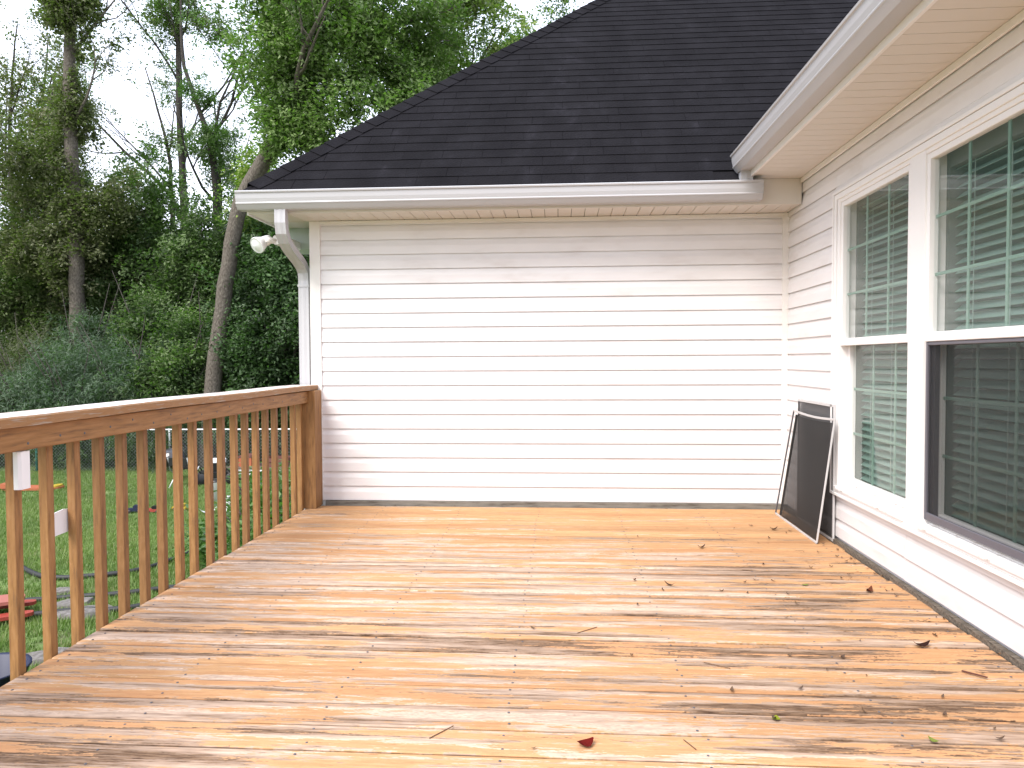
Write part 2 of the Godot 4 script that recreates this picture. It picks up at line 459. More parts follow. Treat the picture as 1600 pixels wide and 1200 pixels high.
# ---------------------------------------------------------------- railing
func build_railing() -> void:
	var r := thing("deck_railing", "orange-brown stained deck railing with square balusters along the left edge", "railing")
	var ends := [[-3.70, 0.02], [-3.70, 6.85]]
	# thick end post against the house
	var st := start()
	box(st, Vector3(-3.755, DECK + 0.002, 0.03), Vector3(-3.625, 0.879, 0.185), 0.005)
	put("post", fin(st), M.wood_up, r)
	put("post", box_mesh(Vector3(-3.80, YARD - 0.1, 6.7), Vector3(-3.71, 0.879, 6.79), 0.004), M.wood_up, r)
	# rail under the cap
	put("top_rail", bar_mesh(Vector3(-3.696, 0.830, 0.187), Vector3(-3.696, 0.838, 6.85), 0.038, 0.088, 0.003), M.wood_along, r)
	# flat cap board with a slightly wavy, split inner edge
	st = start()
	var edge := start()
	var n := 60
	for side in 1:
		for i in n:
			var pts: Array = []
			for e in [i, i + 1]:
				var z := lerpf(0.012, 6.9, float(e) / n)
				var wob := 0.0035 * sin(e * 1.7) + 0.003 * sin(e * 0.63 + 1.0)
				var y := 0.919 + 0.002 * sin(e * 0.4)
				pts.append([Vector3(-3.858, y - 0.038, z), Vector3(-3.858, y - 0.004, z), Vector3(-3.853, y, z), Vector3(-3.660 + wob, y, z), Vector3(-3.654 + wob, y - 0.006, z), Vector3(-3.655 + wob * 0.5, y - 0.038, z)])
			for k in 6:
				var a: Vector3 = pts[0][k]; var b: Vector3 = pts[0][(k + 1) % 6]; var c: Vector3 = pts[1][(k + 1) % 6]; var d: Vector3 = pts[1][k]
				quad(edge if k in [3, 4] else st, a, b, c, d)
			if i == 0 or i == n - 1:
				var p: Array = pts[0] if i == 0 else pts[1]
				for k in range(1, 5):
					if i == 0: tri(st, p[0], p[k + 1], p[k])
					else: tri(st, p[0], p[k], p[k + 1])
	var cap := put("cap_board", fin(st), M.wood_cap, r)
	put("stained_edge", fin(edge), M.wood_edge, cap)
	# a baluster: square stick chamfered along its edges, screwed to the outside of the rail and rim
	var zs := [0.219, 0.357, 0.524, 0.707, 0.866, 1.026, 1.185, 1.343, 1.507, 1.668, 1.838, 1.995, 2.153, 2.314, 2.482, 2.644, 2.807, 2.966, 3.131]
	for k in 21: zs.append(3.131 + 0.162 * (k + 1))
	var stick := bar_mesh(Vector3(0, -1.13, 0), Vector3(0, 0, 0), 0.037, 0.037, 0.0025)
	for i in zs.size():
		var t := Transform3D(Basis.from_euler(Vector3(rng.randf_range(-0.004, 0.004), 0, rng.randf_range(-0.003, 0.003))), Vector3(-3.735, 0.876, zs[i] + rng.randf_range(-0.002, 0.002)))
		put("baluster", stick, [M.wood_up, M.wood_up_dull, M.wood_up_light][rng.randi() % 3], r, t)
	# the outer rim board that the balusters are fixed to, below the deck edge
	var head := start(true)
	lathe(head, [Vector2(0.0001, 0.0016), Vector2(0.0045, 0.0016), Vector2(0.0055, 0.0)], 8)
	var xfs: Array = []
	var hb := Basis(Vector3(0, 1, 0), Vector3(1, 0, 0), Vector3(0, 0, -1))
	for z in zs: xfs.append([Transform3D(hb, Vector3(-3.677, 0.83 + rng.randf_range(-0.02, 0.02), z + rng.randf_range(-0.008, 0.008))), Color.WHITE])
	multi("screw_heads", fin(head), M.bronze, xfs, r)
	# white plastic tube box on the first baluster in view
	var b := thing("wall_box", "white plastic box with a holed top on a baluster under the rail", "plastic box", Vector3(-3.70, 0.647, 3.135))
	st = start()
	prism(st, rect(0.032, 0.058, 0.008), Transform3D(Basis(Vector3(1, 0, 0), Vector3(0, 0, -1), Vector3(0, 1, 0)), Vector3.ZERO), 0.138)
	put("case", fin(st), M.plastic, b)
	st = start(true)
	lathe(st, [Vector2(0.0001, 0.0), Vector2(0.009, 0.0), Vector2(0.012, 0.001), Vector2(0.013, 0.004), Vector2(0.0135, 0.0)], 16, Vector3(0.002, 0.138, 0.004))
	put("rim", fin(st), M.plastic, b)
	st = start(true)
	lathe(st, [Vector2(0.0001, 0.002), Vector2(0.0085, 0.002), Vector2(0.009, 0.0005)], 14, Vector3(0.002, 0.138, 0.004))
	put("hole", fin(st), M.grime, b)
	# white card fixed behind the next gap
	st = start()
	prism(st, PackedVector2Array([Vector2(-0.044, -0.049), Vector2(0.044, -0.046), Vector2(0.045, 0.046), Vector2(0.012, 0.051), Vector2(-0.043, 0.045)]), Transform3D(Basis(Vector3(0, 0, -1), Vector3(0, 1, 0), Vector3(1, 0, 0)), Vector3(-3.762, 0.459, 2.85)), 0.004)
	tag(put("white_card", fin(st), M.paper), "blank white plastic card on the outer side of two balusters", "card")

# ---------------------------------------------------------------- house
func siding_poly(h: float, thick := 0.8) -> PackedVector2Array:
	var p := PackedVector2Array([Vector2(0.0, 0.008), Vector2(0.0155 * thick, 0.006), Vector2(0.016 * thick, 0.0), Vector2(0.0185 * thick, 0.0005)])
	for q in [Vector2(0.0175, 0.064), Vector2(0.0155, 0.071), Vector2(0.0120, 0.081), Vector2(0.0090, 0.091), Vector2(0.0075, 0.1)]:
		if q.y < h - 0.002: p.append(Vector2(q.x * thick, q.y))
	p.append(Vector2((0.0045 if h > 0.1 else 0.0165) * thick, h))
	p.append(Vector2(0.0, h))
	return p

# siding courses on the back wall run along -x, on the wing wall along -z
func siding_board(parent: Node3D, wing: bool, from: float, to: float, y: float, h := COURSE) -> void:
	var st := start()
	var sag := rng.randf_range(-0.0012, 0.0012)
	if wing:
		prism(st, siding_poly(h), Transform3D(Basis(Vector3(-1, 0, 0), Vector3(0, 1, 0), Vector3(0, 0, -1)), Vector3(0.0, y + sag, to)), to - from)
	else:
		prism(st, siding_poly(h), Transform3D(Basis(Vector3(0, 0, 1), Vector3(0, 1, 0), Vector3(-1, 0, 0)), Vector3(to, y + sag, 0.0)), to - from)
	put("siding_board", fin(st), M.vinyl, parent)

const GUTTER := [Vector2(0, 0), Vector2(0.078, 0), Vector2(0.088, 0.012), Vector2(0.098, 0.026), Vector2(0.103, 0.034), Vector2(0.108, 0.036), Vector2(0.110, 0.042), Vector2(0.107, 0.048), Vector2(0.114, 0.075), Vector2(0.118, 0.112), Vector2(0.126, 0.116), Vector2(0.128, 0.126), Vector2(0.124, 0.131), Vector2(0.116, 0.131), Vector2(0.112, 0.125), Vector2(0.100, 0.05), Vector2(0.074, 0.012), Vector2(0.006, 0.012), Vector2(0.006, 0.131), Vector2(0, 0.131)]

func gutter_mesh(wing: bool, from: float, to: float, back: float, y0: float) -> ArrayMesh:
	var st := start()
	var p := PackedVector2Array(GUTTER)
	if wing: prism(st, p, Transform3D(Basis(Vector3(-1, 0, 0), Vector3(0, 1, 0), Vector3(0, 0, -1)), Vector3(back, y0, to)), to - from)
	else: prism(st, p, Transform3D(Basis(Vector3(0, 0, 1), Vector3(0, 1, 0), Vector3(-1, 0, 0)), Vector3(to, y0, back)), to - from)
	# closed ends
	var cap := PackedVector2Array(GUTTER.slice(0, 13))
	cap.append(Vector2(0, 0.129))
	for e in [0.0, to - from - 0.003]:
		if wing: prism(st, cap, Transform3D(Basis(Vector3(-1, 0, 0), Vector3(0, 1, 0), Vector3(0, 0, -1)), Vector3(back, y0, to - e + (0.002 if e == 0.0 else -0.002))), 0.003)
		else: prism(st, cap, Transform3D(Basis(Vector3(0, 0, 1), Vector3(0, 1, 0), Vector3(-1, 0, 0)), Vector3(to - e + (0.002 if e == 0.0 else -0.002), y0, back)), 0.003)
	return fin(st)

func downspout_mesh(path: Array, w: float, d: float, side: Vector3) -> ArrayMesh:
	# rectangular corrugated pipe along a path; ribs run along its length
	var st := start()
	var prof: Array = []
	for i in 5: prof.append(Vector2(lerpf(-w / 2, w / 2, i / 4.0), -d / 2 + (0.003 if i % 2 else 0.0)))
	for i in 3: prof.append(Vector2(w / 2 - (0.003 if i == 1 else 0.0), lerpf(-d / 2 + 0.012, d / 2 - 0.012, i / 2.0)))
	for i in 5: prof.append(Vector2(lerpf(w / 2, -w / 2, i / 4.0), d / 2 - (0.003 if i % 2 else 0.0)))
	for i in 3: prof.append(Vector2(-w / 2 + (0.003 if i == 1 else 0.0), lerpf(d / 2 - 0.012, -d / 2 + 0.012, i / 2.0)))
	var rings: Array = []
	for i in path.size():
		var dir: Vector3 = (path[mini(i + 1, path.size() - 1)] - path[maxi(i - 1, 0)]).normalized()
		var x := (side - dir * side.dot(dir)).normalized()
		var y := dir.cross(x)
		var ring: Array = []
		for p in prof: ring.append(path[i] + x * p.x + y * p.y)
		rings.append(ring)
	var n := prof.size()
	for i in path.size() - 1:
		for k in n:
			var j := (k + 1) % n
			quad(st, rings[i][k], rings[i + 1][k], rings[i + 1][j], rings[i][j])
	return fin(st)

func build_house() -> void:
	var house := thing("house", "cream vinyl-sided house with a dark shingle roof and white gutters around the deck", "house")
	# back wall
	var wall := put("back_wall", box_mesh(Vector3(-3.69, YARD - 0.2, -0.16), Vector3(0.15, 2.21, -0.001)), M.vinyl, house)
	for i in 20:
		var y := i * COURSE
		siding_board(wall, false, -3.622, -0.045, y, minf(COURSE, 2.206 - y))
	put("corner_trim", box_mesh(Vector3(-3.706, -0.004, -0.09), Vector3(-3.622, 2.208, 0.024), 0.003), M.trim, wall)
	put("inner_corner_trim", box_mesh(Vector3(-0.052, -0.004, 0.001), Vector3(-0.0195, 2.209, 0.026), 0.003), M.trim, wall)
	put("top_trim", box_mesh(Vector3(-3.62, 2.186, 0.012), Vector3(-0.053, 2.2065, 0.027), 0.002), M.trim, wall)
	# left side wall of the main block
	var lw := put("side_wall", box_mesh(Vector3(-3.688, YARD - 0.2, -8.4), Vector3(-3.53, 2.21, -0.161)), M.vinyl, house)
	for i in 20:
		var st := start()
		prism(st, siding_poly(COURSE), Transform3D(Basis(Vector3(-1, 0, 0), Vector3(0, 1, 0), Vector3(0, 0, -1)), Vector3(-3.688, i * COURSE, -0.092)), 8.3)
		put("siding_board", fin(st), M.vinyl, lw)
	put("rear_wall", box_mesh(Vector3(-3.53, YARD - 0.2, -8.4), Vector3(7.0, 2.21, -8.24)), M.vinyl, house)
	# wing wall with its opening for the pair of windows: z 1.0 .. 3.08, y 0.28 .. 2.12
	var wing := put("wing_wall", wing_backing(), M.vinyl, house)
	for i in 21:
		var y := i * COURSE
		var h := minf(COURSE, 2.372 - y)
		if h < 0.02: continue
		if i < 2:
			siding_board(wing, true, 0.028, 1.93, y, h)
			siding_board(wing, true, 1.9315, 6.9, y - 0.004, h)
			continue
		siding_board(wing, true, 0.028, 0.972, y, h)
		siding_board(wing, true, 3.112, 6.9, y, h)
		if i == 2: siding_board(wing, true, 0.9735, 3.1105, y, 0.034)
		if i == 18: siding_board(wing, true, 0.9735, 3.1105, 2.139, 2.1717 - 2.139)
		if i > 18: siding_board(wing, true, 0.9735, 3.1105, y, h)
	put("inner_corner_trim", box_mesh(Vector3(-0.0215, -0.004, 0.001), Vector3(-0.0005, 2.209, 0.0275), 0.002), M.trim, wing)
	put("frieze_trim", box_mesh(Vector3(-0.034, 2.352, 0.362), Vector3(-0.0205, 2.386, 6.9), 0.002), M.trim, wing)
	put("end_wall", box_mesh(Vector3(0.0, YARD - 0.2, 6.9), Vector3(6.5, 2.39, 7.05)), M.vinyl, house)
	build_window(house, 0.98, 2.03, false)
	build_window(house, 2.03, 3.08, true)
	put("window_trim", window_trim(), M.white, house)
	# dim room behind the windows
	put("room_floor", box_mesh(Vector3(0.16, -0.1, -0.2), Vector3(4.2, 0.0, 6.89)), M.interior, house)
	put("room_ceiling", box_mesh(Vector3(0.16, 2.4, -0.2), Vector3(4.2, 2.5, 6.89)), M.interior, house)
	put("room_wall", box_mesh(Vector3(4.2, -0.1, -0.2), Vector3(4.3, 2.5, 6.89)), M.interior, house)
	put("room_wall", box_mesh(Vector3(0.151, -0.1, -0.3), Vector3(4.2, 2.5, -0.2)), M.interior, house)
	# soffits, fascias
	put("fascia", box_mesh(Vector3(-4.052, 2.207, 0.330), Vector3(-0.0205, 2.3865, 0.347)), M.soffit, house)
	put("fascia", box_mesh(Vector3(-4.066, 2.200, -8.7), Vector3(-4.053, 2.375, 0.347)), M.white, house)
	var sf := put("soffit", box_mesh(Vector3(-4.050, 2.222, 0.0), Vector3(0.0, 2.232, 0.329)), M.grime, house)
	var x := -4.045
	while x < -0.03:
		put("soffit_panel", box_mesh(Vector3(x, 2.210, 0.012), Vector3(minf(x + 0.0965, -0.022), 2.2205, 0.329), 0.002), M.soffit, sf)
		x += 0.1
	put("soffit_edge", box_mesh(Vector3(-3.69, 2.2065, 0.002), Vector3(-0.06, 2.2095, 0.0115)), M.grime, sf)
	put("soffit", box_mesh(Vector3(-4.050, 2.210, -8.6), Vector3(-3.69, 2.232, -0.001)), M.soffit, house)
	put("fascia", box_mesh(Vector3(-0.402, 2.383, 0.350), Vector3(-0.386, 2.555, 6.98)), M.white, house)
	var sw := put("soffit", box_mesh(Vector3(-0.385, 2.399, 0.348), Vector3(0.0, 2.409, 6.98)), M.grime, house)
	var z := 0.349
	while z < 6.9:
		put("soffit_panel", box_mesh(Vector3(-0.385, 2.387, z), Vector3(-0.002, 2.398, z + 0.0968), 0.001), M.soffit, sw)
		z += 0.1
	# gutters and spouts
	put("gutter", gutter_mesh(false, -4.10, -0.318, 0.3475, 2.224), M.gutter, house)
	put("gutter", gutter_mesh(true, 0.385, 6.98, -0.4025, 2.420), M.gutter, house)
	var collar := start()
	var gp := PackedVector2Array()
	for q in GUTTER.slice(0, 13): gp.append(Vector2(q.x + 0.0015 * signf(q.x), q.y - (0.0015 if q.y < 0.02 else 0.0)))
	gp.append(Vector2(0, 0.129))
	prism(collar, gp, Transform3D(Basis(Vector3(0, 0, 1), Vector3(0, 1, 0), Vector3(-1, 0, 0)), Vector3(-1.22, 2.224, 0.3475)), 0.045)
	put("gutter_joint", fin(collar), M.gutter, house)
	put("outlet_pipe", downspout_mesh([Vector3(-0.43, 2.425, 0.43), Vector3(-0.43, 2.37, 0.43), Vector3(-0.43, 2.31, 0.425)], 0.085, 0.055, Vector3.RIGHT), M.gutter, house)
	var path := [Vector3(-3.785, 2.23, 0.395), Vector3(-3.785, 2.13, 0.395), Vector3(-3.786, 2.06, 0.375), Vector3(-3.787, 2.005, 0.325), Vector3(-3.786, 1.965, 0.25), Vector3(-3.784, 1.93, 0.16), Vector3(-3.78, 1.895, 0.07), Vector3(-3.778, 1.86, 0.0), Vector3(-3.776, 1.82, -0.04), Vector3(-3.776, 1.75, -0.052), Vector3(-3.776, YARD + 0.1, -0.052)]
	put("downspout", downspout_mesh(path, 0.082, 0.06, Vector3.RIGHT), M.gutter, house)
	put("spout_strap", box_mesh(Vector3(-3.822, 1.70, -0.086), Vector3(-3.731, 1.72, -0.018)), M.gutter, house)
	# pale box under the left eave, behind the spout
	put("eave_box", box_mesh(Vector3(-3.97, 2.035, -0.55), Vector3(-3.712, 2.209, -0.26), 0.004), M.eave_box, house)
	build_roof(house)

func wing_backing() -> ArrayMesh:
	var st := start()
	var b := [[YARD - 0.2, 0.28, 0.0, 6.9], [2.125, 2.398, 0.0, 6.9], [0.28, 2.125, 0.0, 1.0], [0.28, 2.125, 3.085, 6.9]]
	for k in b: box(st, Vector3(0.0005, k[0], k[2] - 0.001), Vector3(0.15, k[1], k[3]))
	return fin(st)

func window_trim() -> ArrayMesh:
	# raised surround of the pair: channel, then flange
	var st := start()
	for k in [[-0.036, 0.0, 0.018], [-0.03, 0.02, 0.034]]:
		var o: float = k[1]; var w: float = k[2]; var x: float = k[0]
		box(st, Vector3(x, 0.263 + o, 0.974 + o), Vector3(0.02, 2.137 - o, 0.974 + o + w), 0.002)
		box(st, Vector3(x, 0.263 + o, 3.110 - o - w), Vector3(0.02, 2.137 - o, 3.110 - o), 0.002)
		box(st, Vector3(x - 0.001, 2.137 - o - w, 0.974 + o + w), Vector3(0.02, 2.137 - o, 3.110 - o - w), 0.002)
		box(st, Vector3(x - 0.004, 0.263 + o, 0.974 + o + w), Vector3(0.02, 0.263 + o + w, 3.110 - o - w), 0.002)
	return fin(st)

func ring(st: SurfaceTool, x0: float, x1: float, y0: float, y1: float, z0: float, z1: float, w: float, wb := 0.0, c := 0.003) -> void:
	if wb <= 0.0: wb = w
	box(st, Vector3(x0, y0, z0), Vector3(x1, y1, z0 + w), c)
	box(st, Vector3(x0, y0, z1 - w), Vector3(x1, y1, z1), c)
	box(st, Vector3(x0 + 0.001, y1 - w, z0 + w), Vector3(x1 - 0.001, y1, z1 - w), c)
	box(st, Vector3(x0 + 0.001, y0, z0 + w), Vector3(x1 - 0.001, y0 + wb, z1 - w), c)

func build_window(house: Node3D, z0: float, z1: float, screened: bool) -> void:
	var a := z0 + (0.052 if not screened else 0.0)
	var b := z1 - (0.0 if not screened else 0.052)
	var st := start()
	# jambs and head
	var jl := 0.042 if not screened else 0.078
	var jr := 0.075 if not screened else 0.042
	box(st, Vector3(-0.024, 0.285, a), Vector3(0.072, 2.09, a + jl), 0.004)
	box(st, Vector3(-0.024, 0.285, b - jr), Vector3(0.072, 2.09, b), 0.004)
	box(st, Vector3(-0.022, 2.062, a + jl), Vector3(0.072, 2.09, b - jr), 0.003)
	var win := put("window", fin(st), M.white, house)
	var l := a + jl; var r := b - jr
	st = start()
	ring(st, 0.0735, 0.158, 0.287, 2.088, a + 0.002, b - 0.002, jl + 0.02, 0.05)
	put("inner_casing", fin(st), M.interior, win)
	# sloped sill with a step
	st = start()
	prism(st, PackedVector2Array([Vector2(-0.041, 0.3005), Vector2(0.11, 0.300), Vector2(0.11, 0.352), Vector2(0.052, 0.345), Vector2(0.050, 0.338), Vector2(0.012, 0.331), Vector2(0.010, 0.324), Vector2(-0.036, 0.318), Vector2(-0.041, 0.312)]), Transform3D(Basis(), Vector3(0, 0, l)), r - l)
	put("sill", fin(st), M.sill, win)
	# upper sash in front, lower sash behind
	st = start()
	ring(st, -0.016, 0.022, 1.186, 2.062, l, r, 0.030, 0.044)
	var up := put("upper_sash", fin(st), M.white, win)
	st = start()
	ring(st, 0.030, 0.066, 0.338, 1.226, l, r, 0.032, 0.04)
	put("lower_sash", fin(st), M.white, win)
	for s in 2:
		var gx := 0.004 if s == 0 else 0.048
		var y0 := 1.230 if s == 0 else 0.378
		var y1 := 2.032 if s == 0 else 1.194
		var g0 := l + 0.030; var g1 := r - 0.030
		var pane := start()
		quad(pane, Vector3(gx, y0 - 0.004, g0 - 0.004), Vector3(gx, y1 + 0.004, g0 - 0.004), Vector3(gx, y1 + 0.004, g1 + 0.004), Vector3(gx, y0 - 0.004, g1 + 0.004))
		put("pane", fin(pane), M.glass, win)
		for k in [1, 2]:
			var zz := lerpf(g0, g1, k / 3.0)
			put("muntin", box_mesh(Vector3(gx + 0.006, y0, zz - 0.008), Vector3(gx + 0.012, y1, zz + 0.008), 0.002), M.muntin, win)
		for k in [1, 2]:
			var yy := lerpf(y0, y1, k / 3.0)
			for j in 3:
				var e0 := lerpf(g0, g1, j / 3.0) + (0.0082 if j > 0 else 0.0)
				var e1 := lerpf(g0, g1, (j + 1) / 3.0) - (0.0082 if j < 2 else 0.0)
				put("muntin", box_mesh(Vector3(gx + 0.0065, yy - 0.008, e0), Vector3(gx + 0.0115, yy + 0.008, e1), 0.002), M.muntin, win)
	if screened:
		st = start()
		ring(st, -0.012, 0.004, 0.345, 1.184, l + 0.004, r - 0.004, 0.016, 0.036)
		put("screen_track", box_mesh(Vector3(0.006, 0.354, l + 0.001), Vector3(0.028, 1.182, l + 0.052)), M.bronze, win)
		put("screen_frame", fin(st), M.slate, win)
		st = start()
		quad(st, Vector3(-0.004, 0.372, l + 0.02), Vector3(-0.004, 1.166, l + 0.02), Vector3(-0.004, 1.166, r - 0.02), Vector3(-0.004, 0.372, r - 0.02))
		put("screen_mesh", fin(st), M.mesh_fine, win)
	# blinds: slats that rise towards the room, headrail and cords
	var slat := start()
	var w := z1 - z0 - 0.10
	prism(slat, PackedVector2Array([Vector2(-0.0205, -0.0172), Vector2(0.0, -0.0012), Vector2(0.0205, 0.0148), Vector2(0.0189, 0.0172), Vector2(-0.0012, 0.0022), Vector2(-0.0221, -0.0148)]), Transform3D(Basis(), Vector3(0, 0, -w / 2)), w)
	var sm := fin(slat)
	var y := 0.385
	while y < 2.02:
		put("blind_slat", sm, M.slat, win, Transform3D(Basis.from_euler(Vector3(rng.randf_range(-0.003, 0.003), 0, rng.randf_range(-0.06, 0.06))), Vector3(0.125, y, (z0 + z1) / 2 + 0.01)))
		y += 0.0435
	put("headrail", box_mesh(Vector3(0.095, 2.02, z0 + 0.05), Vector3(0.155, 2.07, z1 - 0.05), 0.003), M.slat, win)
	for k in [0.22, 0.5, 0.78]:
		var zz := lerpf(z0 + 0.05, z1 - 0.05, k)
		put("ladder_cord", bar_mesh(Vector3(0.1005, 0.37, zz), Vector3(0.1005, 2.03, zz), 0.003, 0.003), M.cord, win)

# ---------------------------------------------------------------- roof
const SLOPE := 0.7588   # radians, about 11.5 in 12
const EXPO := 0.1315

func on_roof(x: float, t: float, lift := 0.0) -> Vector3:
	return Vector3(x, 2.352 + t * sin(SLOPE) + lift * cos(SLOPE), 0.445 - t * cos(SLOPE) + lift * sin(SLOPE))

func hip_x(t: float) -> float:
	return -4.085 + t * cos(SLOPE)

# a shingle tab from its butt edge at t up under the next course; corners given at butt and top
func tab_mesh(x0: float, x1: float, x0b: float, t: float) -> ArrayMesh:
	var st := start()
	var t1 := t + EXPO + 0.03
	var low := 0.0085; var high := 0.0015; var th := 0.0055
	var a := on_roof(x0, t, low); var b := on_roof(x1, t, low); var c := on_roof(x1, t1, high + 0.0005); var d := on_roof(x0b, t1, high + 0.0005)
	var a2 := on_roof(x0, t, low - th); var b2 := on_roof(x1, t, low - th)
	var c2 := on_roof(x1, t1, -0.002); var d2 := on_roof(x0b, t1, -0.002)
	quad(st, a, d, c, b)
	quad(st, a2, a, b, b2)
	quad(st, a2, d2, d, a)
	quad(st, b, c, c2, b2)
	return fin(st)

func build_roof(house: Node3D) -> void:
	var top := 4.42 / cos(SLOPE)
	var st := start()
	# main hip: front, left and rear slopes as a closed solid under the shingles
	var e := on_roof(hip_x(0.0), 0.0, -0.004); var er := on_roof(8.0, 0.0, -0.004)
	var p := on_roof(hip_x(top), top, -0.004); var pr := on_roof(8.0, top, -0.004)
	var eb := Vector3(e.x, e.y, 2 * p.z - e.z); var ebr := Vector3(8.0, e.y, 2 * p.z - e.z)
	var n0 := on_roof(-0.37, 0.0, -0.004); var n1 := on_roof(-0.37, 0.14, -0.004); var n2 := on_roof(8.0, 0.14, -0.004); var h1 := on_roof(hip_x(0.14), 0.14, -0.004)
	quad(st, e, h1, n1, n0)
	quad(st, h1, p, pr, n2)
	tri(st, e, eb, p)
	quad(st, eb, ebr, pr, p)
	quad(st, e + Vector3(0, -0.02, 0), n0 + Vector3(0, -0.02, 0), Vector3(n0.x, n0.y - 0.02, eb.z), eb + Vector3(0, -0.02, 0))
	quad(st, e, n0, n0 + Vector3(0, -0.02, 0), e + Vector3(0, -0.02, 0))
	quad(st, e, e + Vector3(0, -0.02, 0), eb + Vector3(0, -0.02, 0), eb)
	var roof := put("roof", fin(st), M.shingle, house)
	# three-tab shingles, each tab a piece where it can be told apart
	var left: Array = []
	var count := 0
	var shared: ArrayMesh = tab_mesh(-0.1518, 0.1518, -0.1518, 0.0)
	var far: Array = []
	for n in 46:
		var t := 0.012 + n * EXPO
		var hx := hip_x(t) + 0.03
		var hb := hip_x(t + EXPO + 0.03) + 0.03
		var limit := -0.36 + t * 0.56
		var off := fposmod(n * 0.1525 + (0.06 if n % 3 == 1 else 0.0), 0.305)
		var x := -4.3 + off
		while x < 5.0:
			var x0 := x; var x1 := x + 0.301
			x += 0.305
			if x1 < hb + 0.01: continue
			if x0 > limit + 2.0: break
			if n == 0 and x1 > -0.37: break
			var jx := rng.randf_range(-0.0008, 0.0008)
			var up := rng.randf_range(-0.002, 0.002)
			if x0 < hb:
				put("shingle", tab_mesh(maxf(x0, hx), x1, hb, t), M.shingle, roof)
				count += 1
				continue
			var move := on_roof((x0 + x1) / 2 + jx, t + up) - on_roof(0, 0)
			if count < 300 and x0 < limit + 0.1 and n < 31:
				var pick := rng.randi() % 6
				put("shingle", shared, M.shingle_dark if pick < 2 else M.shingle, roof, Transform3D(Basis(), move))
				count += 1
			else:
				far.append([Transform3D(Basis(), move), Color.WHITE])
	multi("upper_shingles", shared, M.shingle, far, roof)
	# ridge caps bent over the hip, each lapping the one below
	var hd := Vector3(cos(SLOPE), sin(SLOPE), -cos(SLOPE)).normalized()
	var nf := Vector3(0, cos(SLOPE), sin(SLOPE)); var nl := Vector3(-sin(SLOPE), cos(SLOPE), 0)
	var wf := (hd.cross(nf)).normalized(); var wl := (nl.cross(hd)).normalized()
	if wf.x < 0: wf = -wf
	if wl.z > 0: wl = -wl
	var upn := (nf + nl).normalized()
	st = start()
	var L := 0.2
	var pts: Array = []
	for s in [[0.0, 0.016], [L, 0.007]]:
		var o: Vector3 = hd * s[0]
		pts.append([o + wf * 0.125 + nf * s[1], o + wf * 0.03 + nf * (s[1] + 0.004), o + upn * (s[1] + 0.006), o + wl * 0.03 + nl * (s[1] + 0.004), o + wl * 0.125 + nl * s[1]])
	for k in 4: quad(st, pts[0][k], pts[0][k + 1], pts[1][k + 1], pts[1][k])
	for k in 4: quad(st, pts[0][k], pts[0][k] - upn * 0.006, pts[0][k + 1] - upn * 0.006, pts[0][k + 1])
	quad(st, pts[0][0], pts[1][0], pts[1][0] - nf * 0.006, pts[0][0] - nf * 0.006)
	quad(st, pts[0][4], pts[1][4], pts[1][4] - nl * 0.006, pts[0][4] - nl * 0.006)
	var cap := fin(st)
	for k in 40:
		var o := on_roof(hip_x(0.0), 0.0) + hd * (0.10 + 0.148 * k)
		put("hip_cap", cap, [M.shingle, M.shingle_dark][rng.randi() % 2], roof, Transform3D(Basis(), o))
	# wing roof, rising to the right above its gutter
	st = start()
	var s := 0.62
	var g := Vector3(-0.46, 2.556, 0.36)
	var up2 := Vector3(4.5, 2.556 + 4.96 * s, 0)
	var vz := 0.44 - (up2.y - 2.35) / tan(SLOPE)
	quad(st, g, Vector3(up2.x, up2.y, vz), Vector3(up2.x, up2.y, 7.0), Vector3(g.x, g.y, 7.0))
	quad(st, g + Vector3(0, -0.03, 0), Vector3(g.x, g.y - 0.03, 7.0), Vector3(up2.x, up2.y - 0.03, 7.0), Vector3(up2.x, up2.y - 0.03, vz))
	quad(st, g, Vector3(g.x, g.y, 7.0), Vector3(g.x, g.y - 0.03, 7.0), g + Vector3(0, -0.03, 0))
	quad(st, Vector3(up2.x, up2.y, vz), Vector3(8.5, 2.6, vz), Vector3(8.5, 2.6, 7.0), Vector3(up2.x, up2.y, 7.0))
	put("wing_roof", fin(st), M.shingle, house)

